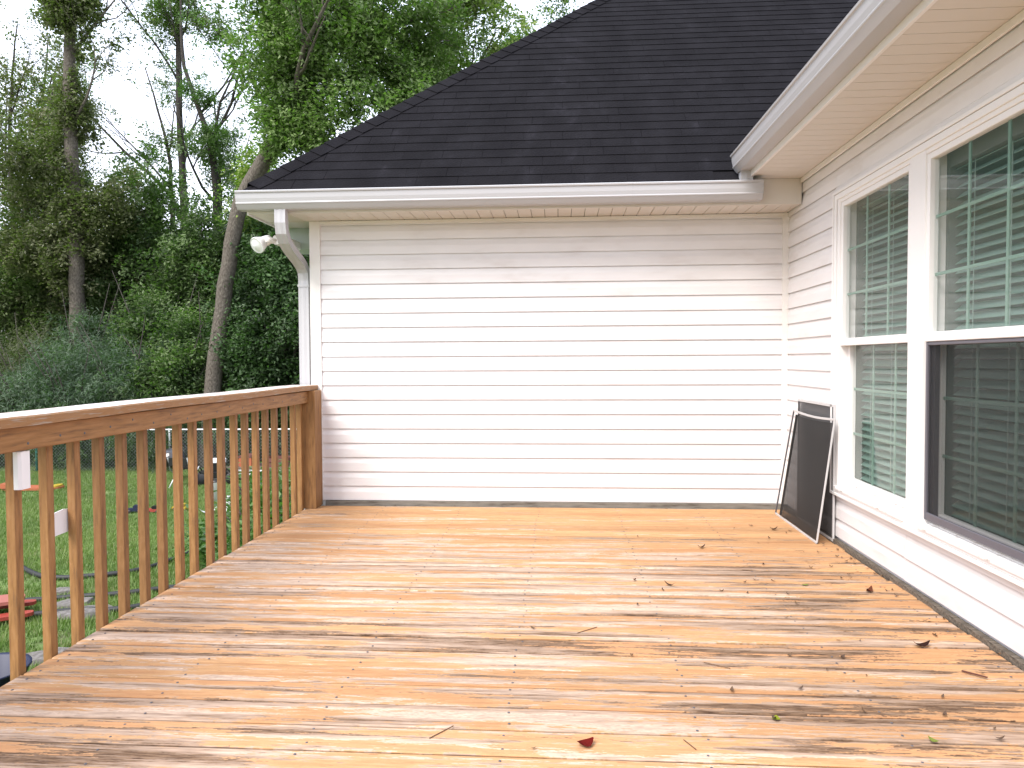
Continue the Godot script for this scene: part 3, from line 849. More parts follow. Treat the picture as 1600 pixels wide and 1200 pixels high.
# ---------------------------------------------------------------- things on the deck
func build_screens() -> void:
	# front screen: bent frame leaning on the wall, its cloth torn loose at the left
	var bl := Vector3(-0.146, DECK + 0.006, 0.212); var br := Vector3(-0.148, DECK + 0.006, 1.078)
	var tl := Vector3(-0.064, 0.738, 0.352); var tr := Vector3(-0.062, 0.736, 1.122)
	var s := thing("window_screen", "larger loose window screen with torn dark mesh and bent white frame, leaning in front", "window screen", (bl + br) / 2)
	var off := -(bl + br) / 2
	var at := func(u: float, v: float, d := 0.0) -> Vector3:
		var p := bl.lerp(br, u).lerp(tl.lerp(tr, u), v)
		p.y -= sin(u * PI) * 0.013 * v
		return p + off + Vector3(-d, 0, 0)
	for e in [["frame_bar", M.bronze, 0.0, 0.0, 0.0, 1.0], ["frame_bar", M.screen_white, 1.0, 0.0, 1.0, 1.0], ["frame_bar", M.screen_white, 0.0, 0.0, 1.0, 0.0], ["frame_bar", M.screen_white, 0.0, 1.0, 1.0, 1.0]]:
		var st := start()
		for i in 8:
			var a: Vector3 = (at as Callable).call(lerpf(e[2], e[4], i / 8.0), lerpf(e[3], e[5], i / 8.0))
			var b: Vector3 = (at as Callable).call(lerpf(e[2], e[4], (i + 1) / 8.0), lerpf(e[3], e[5], (i + 1) / 8.0))
			bar(st, a, b, 0.008, 0.014, 0.001, Vector3(0, 0, 1) if e[2] == e[4] else Vector3.UP)
		put(e[0], fin(st), e[1], s)
	var st := start(true)
	var N := 14
	for i in N:
		for j in N:
			var q: Array = []
			for c in [[i, j], [i, j + 1], [i + 1, j + 1], [i + 1, j]]:
				var u: float = lerpf(0.15 - 0.03 * float(c[1]) / N, 0.985, float(c[0]) / N); var v: float = lerpf(0.02, 0.975, float(c[1]) / N)
				q.append((at as Callable).call(u, v, 0.004 + 0.006 * sin(u * 9.0 + v * 5.0) * (1 - u)))
			quad(st, q[0], q[1], q[2], q[3])
	put("mesh_cloth", fin(st), M.mesh_dense, s)
	# the loose hem hanging beside the left bar
	st = start()
	for i in 10:
		var v0 := i / 10.0; var v1 := (i + 1) / 10.0
		var a: Vector3 = (at as Callable).call(0.148 - 0.03 * v0, v0 * 0.955 + 0.02, 0.005)
		var b: Vector3 = (at as Callable).call(0.148 - 0.03 * v1, v1 * 0.955 + 0.02, 0.005)
		bar(st, a, b, 0.008, 0.014)
	put("torn_hem", fin(st), M.black, s)
	var c0: Vector3 = (at as Callable).call(0.985, 0.5, 0.005)
	# back screen, flat against the siding
	var s2 := thing("window_screen", "narrower grey mesh window screen flat against the siding, showing above the front one", "window screen", Vector3(-0.04, DECK, 0.69))
	st = start()
	for k in [[0.345, 0.357], [1.022, 1.034]]:
		box(st, Vector3(0.004, 0.004, k[0] - 0.69), Vector3(0.015, 0.862, k[1] - 0.69), 0.001)
	put("side_bar", fin(st), M.screen_white, s2)
	put("top_bar", box_mesh(Vector3(0.004, 0.845, 0.3572 - 0.69), Vector3(0.015, 0.862, 1.0218 - 0.69), 0.001), M.screen_white, s2)
	put("bottom_bar", box_mesh(Vector3(0.004, 0.004, 0.3572 - 0.69), Vector3(0.015, 0.02, 1.0218 - 0.69), 0.001), M.screen_white, s2)
	st = start()
	quad(st, Vector3(0.008, 0.02, -0.334), Vector3(0.008, 0.846, -0.334), Vector3(0.008, 0.846, 0.333), Vector3(0.008, 0.02, 0.333))
	put("mesh_cloth", fin(st), M.mesh_grey, s2)
	put("spline", box_mesh(Vector3(0.003, 0.02, 0.3575 - 0.69), Vector3(0.007, 0.846, 0.366 - 0.69)), M.black, s2)
	for z in [0.38, 0.98]:
		put("spring_clip", box_mesh(Vector3(0.006, 0.862, z - 0.70), Vector3(0.013, 0.872, z - 0.685), 0.001), M.pale_metal, s2)

func leaf_mesh(len: float, wid: float, curl: float) -> ArrayMesh:
	var st := start()
	var prev: Array = []
	for i in 6:
		var t := i / 5.0
		var w := wid * sin(PI * clampf(t * 0.92 + 0.04, 0, 1)) * 0.5
		var y := curl * (t - 0.5) * (t - 0.5) * len * 4.0 + 0.002
		var x := (t - 0.5) * len
		var row := [Vector3(x, y + w * 0.5 * curl, -w), Vector3(x, y, 0), Vector3(x, y + w * 0.7 * curl, w)]
		if i > 0:
			quad(st, prev[0], row[0], row[1], prev[1])
			quad(st, prev[1], row[1], row[2], prev[2])
		prev = row
	return fin(st)

func build_litter() -> void:
	var dry := mat(lin(.075, .04, .024), 0.8)
	var dry2 := mat(lin(.13, .07, .035), 0.8)
	var shapes := [leaf_mesh(0.05, 0.024, 0.2), leaf_mesh(0.04, 0.02, 0.3), leaf_mesh(0.062, 0.02, 0.15)]
	# the ones that stand out
	var spots := [[Vector3(-1.66, 0, 3.52), 0.055, 0.045, 0.7, lin(.10, .010, .008), "crumpled dark red leaf alone on the deck boards nearest the viewer", 0.5],
		[Vector3(-1.05, 0, 3.33), 0.03, 0.026, 0.4, lin(.17, .19, .02), "small yellow-green leaf on an orange board at the front right", 1.2],
		[Vector3(-0.62, 0, 3.44), 0.034, 0.02, 0.6, lin(.15, .18, .04), "green-tinged curled leaf near the front right corner", 2.2],
		[Vector3(-0.50, 0, 1.93), 0.04, 0.018, 0.2, lin(.13, .18, .04), "flat green leaf close to the wing wall under the windows", 0.2],
		[Vector3(-0.31, 0, 0.73), 0.055, 0.03, 1.0, lin(.05, .026, .016), "dark curled leaf left of the leaning screens", 0.1],
		[Vector3(-0.88, 0, 1.22), 0.055, 0.022, 0.9, lin(.045, .022, .016), "dark brown leaf in the middle of the far boards", 0.4],
		[Vector3(-1.18, 0, 1.97), 0.06, 0.02, 0.8, lin(.06, .035, .025), "brown leaf beside a knot on the bleached boards", 2.7],
		[Vector3(-0.22, 0, 2.02), 0.065, 0.03, 0.8, lin(.10, .035, .02), "reddish brown leaf by the foot of the wing wall", 0.9],
		[Vector3(-0.30, 0, 2.70), 0.07, 0.035, 0.7, lin(.03, .015, .012), "crumpled blackish leaf clump in a board gap near the wing wall", 0.15]]
	for k in spots:
		var p: Vector3 = k[0]
		p.y = DECK + 0.003
		var o := put("fallen_leaf", leaf_mesh(k[1], k[2], k[3] * 0.4), mat(k[4], 0.9, 0.0, 0.1), null, Transform3D(Basis(Vector3.UP, k[6]), p))
		tag(o, k[5], "leaf", "fallen leaves on the deck")
	# crumbs of leaf nobody could count
	var r := RandomNumberGenerator.new()
	r.seed = 5
	var xfs: Array = []
	for i in 110:
		var x: float; var z: float
		var mode := r.randf()
		if mode < 0.45:
			x = -0.04 - absf(r.randfn(0, 0.09)); z = r.randf_range(0.9, 3.6)
		elif mode < 0.55:
			x = r.randf_range(-3.6, -0.1); z = 0.05 + absf(r.randfn(0, 0.03))
		else:
			x = -0.2 - absf(r.randfn(0, 0.9)); z = r.randf_range(0.2, 3.7)
		if x < -3.6: continue
		var b := Basis.from_euler(Vector3(r.randf_range(-0.4, 0.4), r.randf() * TAU, r.randf_range(-0.4, 0.4))).scaled(Vector3.ONE * r.randf_range(0.25, 0.75))
		var v := r.randf()
		xfs.append([Transform3D(b, Vector3(x, DECK + 0.005, z)), Color(.05, .027, .017).lerp(Color(.15, .085, .04), v)])
	var lm := leaf_mat(lin(.02, .015, .01))
	lm.roughness = 0.8
	tag(multi("leaf_litter", shapes[1], lm, xfs), "scattered crumbs of dry leaf on the boards and along the walls", "leaf litter", "", "stuff")
	# pine needles and a twig
	var st := start()
	var tw := [[Vector3(-2.1, 0, 3.47), 0.10, 0.9], [Vector3(-1.15, 0, 2.93), 0.10, -0.5], [Vector3(-1.62, 0, 2.60), 0.11, 0.7], [Vector3(-1.35, 0, 3.5), 0.06, -1.1]]
	for k in tw:
		var p: Vector3 = k[0] + Vector3(0, DECK + 0.004, 0)
		var d := Vector3(cos(k[2]), 0, -sin(k[2]))
		var o := put("twig", bar_mesh(-d * k[1] * 0.5, d * k[1] * 0.5, 0.0022, 0.0022), dry2, null, Transform3D(Basis(), p))
		tag(o, ["thin red-brown pine needle lying slantwise on the near left boards", "short dark forked twig on the brown weathered board right of centre", "slanting fine needle on the bleached boards at mid deck", "tiny curved twig on a board in front of the red leaf"][tw.find(k)], "twig", "twigs on the deck")
	var o2 := put("wood_splinter", bar_mesh(Vector3(-0.028, 0, -0.03), Vector3(0.028, 0.003, 0.03), 0.008, 0.003), mat(lin(.09, .028, .018), 0.8), null, Transform3D(Basis(), Vector3(-0.24, DECK + 0.005, 2.96)))
	tag(o2, "reddish wood splinter lying at the right of the deck", "splinter")

func build_floodlight() -> void:
	var f := thing("flood_light", "white bell-shaped flood light under the left eave by the gutter spout", "flood light", Vector3(-3.93, 2.035, 0.02))
	put("base", box_mesh(Vector3(-0.05, -0.01, -0.28), Vector3(0.05, 0.06, 0.05), 0.01), M.trim, f)
	var st := start(true)
	tube(st, [Vector3(-0.03, 0.02, 0.03), Vector3(-0.07, 0.02, 0.06), Vector3(-0.10, 0.0, 0.07)], [0.022, 0.026, 0.03], 12)
	put("arm", fin(st), M.trim, f)
	st = start(true)
	var ax := Vector3(-0.42, -0.5, 0.75).normalized()
	var xx := ax.cross(Vector3.UP).normalized()
	lathe(st, [Vector2(0.001, -0.09), Vector2(0.03, -0.088), Vector2(0.036, -0.06), Vector2(0.042, -0.02), Vector2(0.062, 0.03), Vector2(0.066, 0.05), Vector2(0.063, 0.056), Vector2(0.058, 0.05), Vector2(0.04, 0.062), Vector2(0.001, 0.068)], 20, Vector3(-0.135, 0.0, 0.07), Basis(xx, ax, xx.cross(ax)))
	put("lamp_head", fin(st), M.plastic, f)

# ---------------------------------------------------------------- yard
func build_yard() -> void:
	var st := start()
	var R := 160.0
	quad(st, Vector3(-R, YARD, -R), Vector3(R, YARD, -R), Vector3(R, YARD, R), Vector3(-R, YARD, R))
	tag(put("ground", fin(st), M.ground), "", "", "", "structure")
	# lawn blades where they can be seen
	var blade := start()
	var r := RandomNumberGenerator.new()
	r.seed = 9
	for k in 9:
		var a := r.randf() * TAU
		var p := Vector3(r.randf_range(-0.06, 0.06), 0, r.randf_range(-0.06, 0.06))
		var d := Vector3(cos(a), 0, sin(a))
		var s := d.cross(Vector3.UP) * 0.005
		var h := r.randf_range(0.03, 0.075)
		tri(blade, p - s, p + d * h * 0.5 + Vector3.UP * h, p + s)
	var bm := fin(blade)
	var xfs: Array = []
	var tone := noise(91, 0.35, 3)
	while xfs.size() < 52000:
		var z := r.randf_range(-12.0, 2.5)
		var x := r.randf_range(-17.0, -4.2)
		var edge := (x + 1.73) / (5.64 - z)
		if edge < -0.98 or edge > -0.38: continue
		var n := tone.get_noise_2d(x, z)
		if n < -0.35 and r.randf() < 0.7: continue
		var c := Color(.13, .21, .05).lerp(Color(.25, .33, .10), clampf(0.45 + n * 0.7 + r.randfn(0, 0.2), 0, 1))
		if r.randf() < 0.05: c = Color(.28, .26, .13)
		var sc := r.randf_range(0.6, 1.15)
		xfs.append([Transform3D(Basis(Vector3.UP, r.randf() * TAU).scaled(Vector3(1, 1, 1) * sc), Vector3(x, YARD, z)), c])
	tag(multi("grass", bm, M.grass_leaf, xfs), "short mown lawn grass below the deck", "grass", "", "stuff")
	build_fence()
	build_yard_things()

func build_fence() -> void:
	var f := thing("chain_link_fence", "chain-link fence with a pale steel top rail at the far edge of the lawn", "fence")
	var z0 := -11.6
	var pth := [Vector3(-26, 0, -10.9), Vector3(-14.6, 0, -11.25), Vector3(-8, 0, -11.6), Vector3(-1, 0, -12.0)]
	var h := 1.04
	var st := start(true)
	var top: Array = []; var rad: Array = []
	for p in pth: top.append(p + Vector3(0, YARD + h, 0)); rad.append(0.019)
	tube(st, top, rad, 8)
	put("top_rail", fin(st), M.pale_metal, f)
	for i in 3:
		var a: Vector3 = pth[i]; var b: Vector3 = pth[i + 1]
		var n := int(a.distance_to(b) / 2.4)
		for k in n:
			st = start(true)
			var p := a.lerp(b, float(k) / n)
			tube(st, [p + Vector3(0, YARD - 0.1, 0), p + Vector3(0, YARD + h + 0.03, 0)], [0.024, 0.024], 8)
			put("fence_post", fin(st), M.teal if (i == 1 and k == 0) else M.steel, f)
	st = start()
	for i in 3:
		var a: Vector3 = pth[i]; var b: Vector3 = pth[i + 1]
		var L := a.distance_to(b)
		var d := (b - a) / L
		var s := -h
		while s < L:
			for m in [1, -1]:
				var s0 := s if m == 1 else s + h
				var u0 := clampf(s0, 0, L); var u1 := clampf(s0 + h * m, 0, L)
				if absf(u1 - u0) < 0.02: continue
				var y0 := absf(u0 - s0); var y1 := absf(u1 - s0)
				var p := a + d * u0 + Vector3(0, YARD + 0.01 + y0 * 0.98, 0); var q := a + d * u1 + Vector3(0, YARD + 0.01 + y1 * 0.98, 0)
				quad(st, p, q, q + Vector3(0, 0.0045, 0), p + Vector3(0, 0.0045, 0))
			s += 0.085
	var wire := put("chain_mesh", fin(st), M.steel, f)
	wire.set_meta("kind", "stuff")

func slab(st: SurfaceTool, at: Vector3, w: float, d: float, h: float, turn := 0.0, c := 0.02) -> void:
	# a board with rounded ends seen from above
	var poly := PackedVector2Array()
	for k in 16:
		var a := TAU * k / 16
		var s := 3.0
		var x := signf(cos(a)) * pow(absf(cos(a)), 2.0 / s) * w / 2
		var y := signf(sin(a)) * pow(absf(sin(a)), 2.0 / s) * d / 2
		poly.append(Vector2(x, y))
	var b := Basis(Vector3.UP, turn) * Basis(Vector3(1, 0, 0), Vector3(0, 0, -1), Vector3(0, 1, 0))
	prism(st, poly, Transform3D(b, at), h)

func ball(st: SurfaceTool, at: Vector3, r: Vector3, sides := 14) -> void:
	var prof: Array = []
	for i in 9:
		var a := -PI / 2 + PI * i / 8
		prof.append(Vector2(maxf(cos(a), 0.001), sin(a)))
	lathe(st, prof, sides, at, Basis().scaled(r))

func build_yard_things() -> void:
	var st: SurfaceTool
	# faded red toy table in the near grass
	var t := thing("toy_table", "faded red plastic children's picnic table lying in the grass beyond the first balusters", "toy table", Vector3(-7.62, YARD, -1.5), 0.5)
	st = start(); slab(st, Vector3(0, 0.26, 0), 0.62, 0.42, 0.05); put("table_top", fin(st), M.faded_red, t)
	st = start(); slab(st, Vector3(0.1, 0.10, 0.30), 0.72, 0.2, 0.05, 0.1); put("bench", fin(st), M.red, t)
	st = start(); slab(st, Vector3(0.05, 0.10, -0.30), 0.72, 0.2, 0.05, -0.1); put("bench", fin(st), M.red, t)
	for x in [-0.2, 0.2]: put("leg", bar_mesh(Vector3(x, 0, -0.3), Vector3(x, 0.26, 0.02), 0.06, 0.05, 0.005), M.red, t)
	for x in [-0.17, 0.23]: put("leg", bar_mesh(Vector3(x, 0, 0.3), Vector3(x, 0.25, 0.0), 0.06, 0.05, 0.005), M.red, t)
	t.scale = Vector3.ONE * 0.72
	# orange sled by the fence
	t = thing("plastic_sled", "long orange plastic sled with a yellow end lying on the lawn by the fence", "sled", Vector3(-12.9, YARD, -8.9), 0.15)
	st = start(); slab(st, Vector3(0, 0.02, 0), 1.2, 0.45, 0.05); slab(st, Vector3(-0.45, 0.07, 0), 0.3, 0.42, 0.09); put("hull", fin(st), M.orange, t)
	st = start(); slab(st, Vector3(0.48, 0.07, 0), 0.16, 0.3, 0.03); put("seat_pad", fin(st), M.yellow, t)
	# small toys in a row
	var toys := [[Vector3(-9.35, YARD, -6.75), M.blue, "small blue toy car on the lawn, left end of a row of toys"], [Vector3(-8.98, YARD, -6.72), M.red, "small red toy truck on the lawn between a blue and a yellow toy"], [Vector3(-8.62, YARD, -6.95), M.yellow, "small yellow toy digger on the lawn, right end of a row of toys"]]
	for k in toys.size():
		var c := thing("toy_car", toys[k][2], "toy", toys[k][0], 0.3 - 0.2 * k, "toys on the lawn")
		put("body", box_mesh(Vector3(-0.13, 0.035, -0.055), Vector3(0.13, 0.085, 0.055), 0.012), toys[k][1], c)
		put("cab", box_mesh(Vector3(-0.02, 0.086, -0.05), Vector3(0.09, 0.14, 0.05), 0.012), M.black if k == 1 else toys[k][1], c)
		for x in [-0.08, 0.08]:
			for z in [-0.062, 0.05]:
				st = start(true)
				lathe(st, [Vector2(0.001, 0), Vector2(0.035, 0), Vector2(0.035, 0.012), Vector2(0.001, 0.012)], 12, Vector3(x, 0.035, z), Basis(Vector3(1, 0, 0), Vector3(0, 0, 1), Vector3(0, -1, 0)))
				put("wheel", fin(st), M.rubber, c)
	# kettle grill
	t = thing("kettle_grill", "black kettle barbecue grill with a shiny lid standing by the fence", "grill", Vector3(-10.55, YARD, -10.2))
	st = start(true)
	lathe(st, [Vector2(0.02, 0.28), Vector2(0.16, 0.32), Vector2(0.25, 0.41), Vector2(0.28, 0.5), Vector2(0.285, 0.52)], 24); put("bowl", fin(st), M.black, t)
	st = start(true)
	lathe(st, [Vector2(0.29, 0.525), Vector2(0.285, 0.55), Vector2(0.24, 0.65), Vector2(0.14, 0.72), Vector2(0.001, 0.745)], 24); put("lid", fin(st), M.grill_lid, t)
	put("lid_handle", box_mesh(Vector3(-0.06, 0.75, -0.015), Vector3(0.06, 0.79, 0.015), 0.008), M.black, t)
	for a in [0.4, 2.5, 4.6]:
		st = start(true); tube(st, [Vector3(cos(a) * 0.18, 0.36, sin(a) * 0.18), Vector3(cos(a) * 0.3, 0, sin(a) * 0.3)], [0.013, 0.013], 8); put("leg", fin(st), M.pale_metal, t)
	st = start(true); tube(st, [Vector3(0.33, 0.5, 0), Vector3(0.40, 0.5, 0.06), Vector3(0.40, 0.5, -0.06), Vector3(0.33, 0.5, 0)], [0.012, 0.012, 0.012, 0.012], 6); put("side_handle", fin(st), M.black, t)
	# folding chair
	t = thing("folding_chair", "folding lawn chair with pale metal legs beside the grill", "chair", Vector3(-9.85, YARD, -9.4), 1.5)
	for z in [-0.22, 0.22]:
		st = start(true); tube(st, [Vector3(-0.22, 0, z), Vector3(0.2, 0.42, z)], [0.012, 0.012], 8); put("leg", fin(st), M.pale_metal, t)
		st = start(true); tube(st, [Vector3(0.25, 0, z), Vector3(-0.18, 0.42, z), Vector3(-0.24, 0.66, z)], [0.010, 0.010, 0.010], 8); put("leg", fin(st), M.steel, t)
	st = start(); slab(st, Vector3(0.01, 0.41, 0), 0.42, 0.44, 0.02); put("seat", fin(st), M.black, t)
	put("backrest", box_mesh(Vector3(-0.24, 0.48, -0.21), Vector3(-0.21, 0.66, 0.21), 0.004), M.black, t)
	# push mower
	t = thing("lawn_mower", "dark lawn mower with white trim and a folded handle near the leaning tree", "lawn mower", Vector3(-9.35, YARD, -9.9), 0.4)
	st = start(); slab(st, Vector3(0, 0.13, 0), 0.75, 0.55, 0.14); put("deck_shell", fin(st), M.black, t)
	put("engine", box_mesh(Vector3(-0.15, 0.272, -0.15), Vector3(0.17, 0.47, 0.15), 0.03), M.black, t)
	st = start(); slab(st, Vector3(0.0, 0.472, 0), 0.36, 0.34, 0.07); put("engine_cover", fin(st), M.plastic, t)
	for x in [-0.32, 0.3]:
		for z in [-0.31, 0.27]:
			st = start(true)
			lathe(st, [Vector2(0.001, 0), Vector2(0.13, 0), Vector2(0.135, 0.02), Vector2(0.13, 0.05), Vector2(0.001, 0.05)], 16, Vector3(x, 0.135, z), Basis(Vector3(1, 0, 0), Vector3(0, 0, 1), Vector3(0, -1, 0)))
			put("wheel", fin(st), M.rubber, t)
	for z in [-0.22, 0.22]:
		st = start(true); tube(st, [Vector3(-0.3, 0.2, z), Vector3(-0.75, 0.95, z)], [0.012, 0.012], 8); put("handle_bar", fin(st), M.black, t)
	st = start(true); tube(st, [Vector3(-0.75, 0.95, -0.22), Vector3(-0.75, 0.95, 0.22)], [0.014, 0.014], 8); put("handle_bar", fin(st), M.black, t)
	# low trailer with a red-brown load
	t = thing("utility_trailer", "low flat trailer with double silver rails standing along the fence", "trailer", Vector3(-8.35, YARD, -10.6), -0.03)
	for z in [-0.45, 0.45]:
		for y in [0.16, 0.24]: put("side_rail", bar_mesh(Vector3(-1.0, y, z), Vector3(1.3, y, z), 0.03, 0.03, 0.003), M.pale_metal, t)
	put("bed", box_mesh(Vector3(-1.0, 0.262, -0.44), Vector3(1.3, 0.29, 0.44)), M.wood_bare, t)
	for z in [-0.53, 0.48]:
		st = start(true)
		lathe(st, [Vector2(0.001, 0), Vector2(0.14, 0), Vector2(0.15, 0.02), Vector2(0.14, 0.05), Vector2(0.001, 0.05)], 16, Vector3(0.2, 0.15, z), Basis(Vector3(1, 0, 0), Vector3(0, 0, 1), Vector3(0, -1, 0)))
		put("wheel", fin(st), M.rubber, t)
	t = thing("tool_chest", "orange-red metal tool chest on the left end of the trailer", "chest", Vector3(-8.95, YARD + 0.29, -10.6))
	put("body", box_mesh(Vector3(-0.15, 0, -0.2), Vector3(0.15, 0.2, 0.2), 0.02), M.orange, t)
	put("lid", box_mesh(Vector3(-0.155, 0.202, -0.205), Vector3(0.155, 0.26, 0.205), 0.02), M.crate, t)
	t = thing("storage_crate", "dull red-brown crate in the middle of the trailer", "crate", Vector3(-8.25, YARD + 0.29, -10.6))
	for z in [-0.25, 0.23]:
		for y in [0.0, 0.11]: put("slat", box_mesh(Vector3(-0.28, y, z), Vector3(0.28, y + 0.09, z + 0.02)), M.crate, t)
	for x in [-0.28, 0.26]: put("end_panel", box_mesh(Vector3(x, 0, -0.228), Vector3(x + 0.02, 0.2, 0.228)), M.crate, t)
	# white bucket with its lid, and two white scraps near it
	t = thing("white_bucket", "tall white plastic bucket with a dark rim standing on the lawn", "bucket", Vector3(-8.36, YARD, -7.85))
	st = start(true); lathe(st, [Vector2(0.001, 0), Vector2(0.13, 0), Vector2(0.15, 0.38), Vector2(0.157, 0.385), Vector2(0.157, 0.4)], 24); put("pail", fin(st), M.plastic, t)
	st = start(true); lathe(st, [Vector2(0.159, 0.39), Vector2(0.162, 0.42), Vector2(0.13, 0.43), Vector2(0.001, 0.43)], 24); put("lid", fin(st), M.black, t)
	t = thing("white_jug", "white plastic jug standing in the weeds right of the bucket", "jug", Vector3(-7.62, YARD, -6.75), 0.3)
	put("bottle", box_mesh(Vector3(-0.085, 0, -0.085), Vector3(0.085, 0.24, 0.085), 0.02), M.plastic, t)
	st = start(true); lathe(st, [Vector2(0.08, 0.24), Vector2(0.03, 0.29), Vector2(0.03, 0.32), Vector2(0.001, 0.32)], 14); put("neck", fin(st), M.plastic, t)
	var pc := put("crumpled_sheet", leaf_mesh(0.3, 0.2, 0.35), M.paper, null, Transform3D(Basis(Vector3.UP, 0.6), Vector3(-7.95, YARD + 0.02, -6.65)))
	tag(pc, "crumpled white sheet on the grass at the foot of the jug", "paper")
	# black pipes along the ground
	var pipes := [[Vector3(-9.2, 0, -3.6), Vector3(-8.2, 0, -2.9), Vector3(-7.6, 0, -2.95), Vector3(-7.1, 0, -3.3), Vector3(-6.9, 0, -4.2)], [Vector3(-8.0, 0, -1.9), Vector3(-7.3, 0, -2.15), Vector3(-6.8, 0, -2.3), Vector3(-6.2, 0, -2.6), Vector3(-5.7, 0, -2.6)], [Vector3(-7.5, 0, -1.5), Vector3(-6.9, 0, -1.75), Vector3(-6.5, 0, -1.8), Vector3(-5.9, 0, -2.2)]]
	var pl := ["long black drain pipe curving across the lawn, the one farthest from the deck", "black drain pipe lying on the grass between two others", "short black drain pipe on the grass nearest the deck"]
	for k in 3:
		var cv := Curve3D.new()
		for i in pipes[k].size():
			var p: Vector3 = pipes[k][i]
			var d: Vector3 = (pipes[k][mini(i + 1, pipes[k].size() - 1)] - pipes[k][maxi(i - 1, 0)]) * 0.17
			cv.add_point(p, -d, d)
		var pts := Array(cv.tessellate_even_length(4, 0.15))
		var rr: Array = []
		for i in pts.size():
			pts[i] += Vector3(0, YARD + 0.035, 0)
			rr.append(0.034 if i % 2 else 0.03)
		st = start(true); tube(st, pts, rr, 8)
		tag(put("drain_pipe", fin(st), M.rubber), pl[k], "pipe", "black pipes on the lawn")
	# stones
	var r := RandomNumberGenerator.new()
	r.seed = 31
	var sp := [[-7.15, -1.95, .16, "pale grey flat stone in the grass beside the red toy table"], [-6.85, -1.7, .2, "larger pale grey flat stone in the grass, nearer the deck"], [-7.55, -2.35, .13, "small grey stone half hidden by the black pipes"], [-6.4, -0.55, .17, "whitish stone by the dark blue tub"]]
	for k in sp:
		st = start()
		var n := 10
		var up: Array = []; var lowp: Array = []
		for i in n:
			var a := TAU * i / n
			var q: float = k[2] * r.randf_range(0.8, 1.2)
			lowp.append(Vector3(cos(a) * q * 1.5, -0.01, sin(a) * q)); up.append(Vector3(cos(a) * q * 1.3, 0.05 + r.randf_range(-0.01, 0.015), sin(a) * q * 0.85))
		for i in n:
			var j := (i + 1) % n
			quad(st, lowp[i], up[i], up[j], lowp[j])
			tri(st, up[i], Vector3(0, 0.065, 0), up[j])
		tag(put("flat_stone", fin(st), M.stone, null, Transform3D(Basis(Vector3.UP, 0.4), Vector3(k[0], YARD, k[1]))), k[3], "stone", "stones in the grass")
	t = thing("plastic_tub", "dark blue plastic tub at the foot of the deck below the first baluster", "tub", Vector3(-6.3, YARD, 0.28))
	st = start(true); lathe(st, [Vector2(0.001, 0.02), Vector2(0.24, 0.02), Vector2(0.3, 0.26), Vector2(0.32, 0.27), Vector2(0.32, 0.285), Vector2(0.29, 0.275), Vector2(0.23, 0.05), Vector2(0.001, 0.05)], 24); put("basin", fin(st), M.blue, t)

# ---------------------------------------------------------------- plants
var spray_broad: ArrayMesh
var spray_fine: ArrayMesh
var spray_far: ArrayMesh
var spray_weed: ArrayMesh

func spray(sd: int, leaves: int, reach: float, len: float, wid: float, spread: float, droop := 0.0) -> ArrayMesh:
	var r := RandomNumberGenerator.new()
	r.seed = sd
	var st := start()
	for i in leaves:
		var t := (i + 0.5) / leaves
		var p := Vector3(reach * (t - 0.35), -droop * t * t * reach, 0) + Vector3(r.randfn(0, 1), r.randfn(0, 1), r.randfn(0, 1)) * spread
		var d := Vector3(0.5 + r.randf_range(-0.6, 0.6), r.randf_range(-0.7, 0.5), r.randf_range(-1, 1)).normalized()
		var s := d.cross(Vector3(r.randf_range(-0.7, 0.7), 1, r.randf_range(-0.7, 0.7))).normalized() * wid / 2
		var l := len * r.randf_range(0.7, 1.25)
		var f := d.cross(s).normalized() * wid * 0.18
		var m := p + d * l * 0.45
		tri(st, p, m + s + f, p + d * l)
		tri(st, p, p + d * l, m - s + f)
	return fin(st)

# random leaf sprays in a set of ellipsoids [centre, radii, count]; clumps thin out where the noise is low
func fill(out: Array, blobs: Array, c0: Color, c1: Color, scale: float, gap: float, r: RandomNumberGenerator, nz: FastNoiseLite, upright := 0.0) -> void:
	for b in blobs:
		var made := 0
		var tries := 0
		while made < int(b[2]) and tries < int(b[2]) * 6:
			tries += 1
			var d := Vector3(r.randfn(0, 1), r.randfn(0, 1), r.randfn(0, 1)).normalized()
			var q := pow(r.randf(), 0.42)
			var p: Vector3 = b[0] + d * q * b[1]
			var n := nz.get_noise_3d(p.x, p.y, p.z)
			if n < gap: continue
			if p.y < YARD: continue
			made += 1
			var s := scale * r.randf_range(0.7, 1.35)
			var yaw := atan2(-d.z, d.x) + r.randfn(0, 0.8)
			var bs := Basis.from_euler(Vector3(r.randfn(0, 0.5), yaw, r.randfn(0.1 + upright, 0.4))).scaled(Vector3.ONE * s)
			var c := c0.lerp(c1, clampf(0.5 + n * 1.1 + r.randfn(0, 0.22), 0, 1))
			out.append([Transform3D(bs, p), c])

func limb(st: SurfaceTool, p: Vector3, d: Vector3, len: float, rad: float, depth: int, r: RandomNumberGenerator, tips: Array, rise := 0.12) -> void:
	var pts: Array = [p]; var rr: Array = [rad]
	var n := 5
	var q := p
	var dir := d.normalized()
	for i in n:
		dir = (dir + Vector3(r.randfn(0, 0.16), r.randfn(0, 0.12) + rise, r.randfn(0, 0.16))).normalized()
		q += dir * len / n
		pts.append(q)
		rr.append(rad * (1.0 - 0.72 * (i + 1) / n))
		if depth > 0 and i >= 1:
			var side := dir.cross(Vector3(r.randfn(0, 1), r.randfn(0, 1), r.randfn(0, 1))).normalized()
			limb(st, q, dir * 0.8 + side * r.randf_range(0.5, 0.95), len * r.randf_range(0.45, 0.68), rr[-1] * 0.65, depth - 1, r, tips, rise)
	tips.append(q)
	if depth <= 1: tips.append(pts[3])
	tube(st, pts, rr, 6 if depth > 0 else 4)

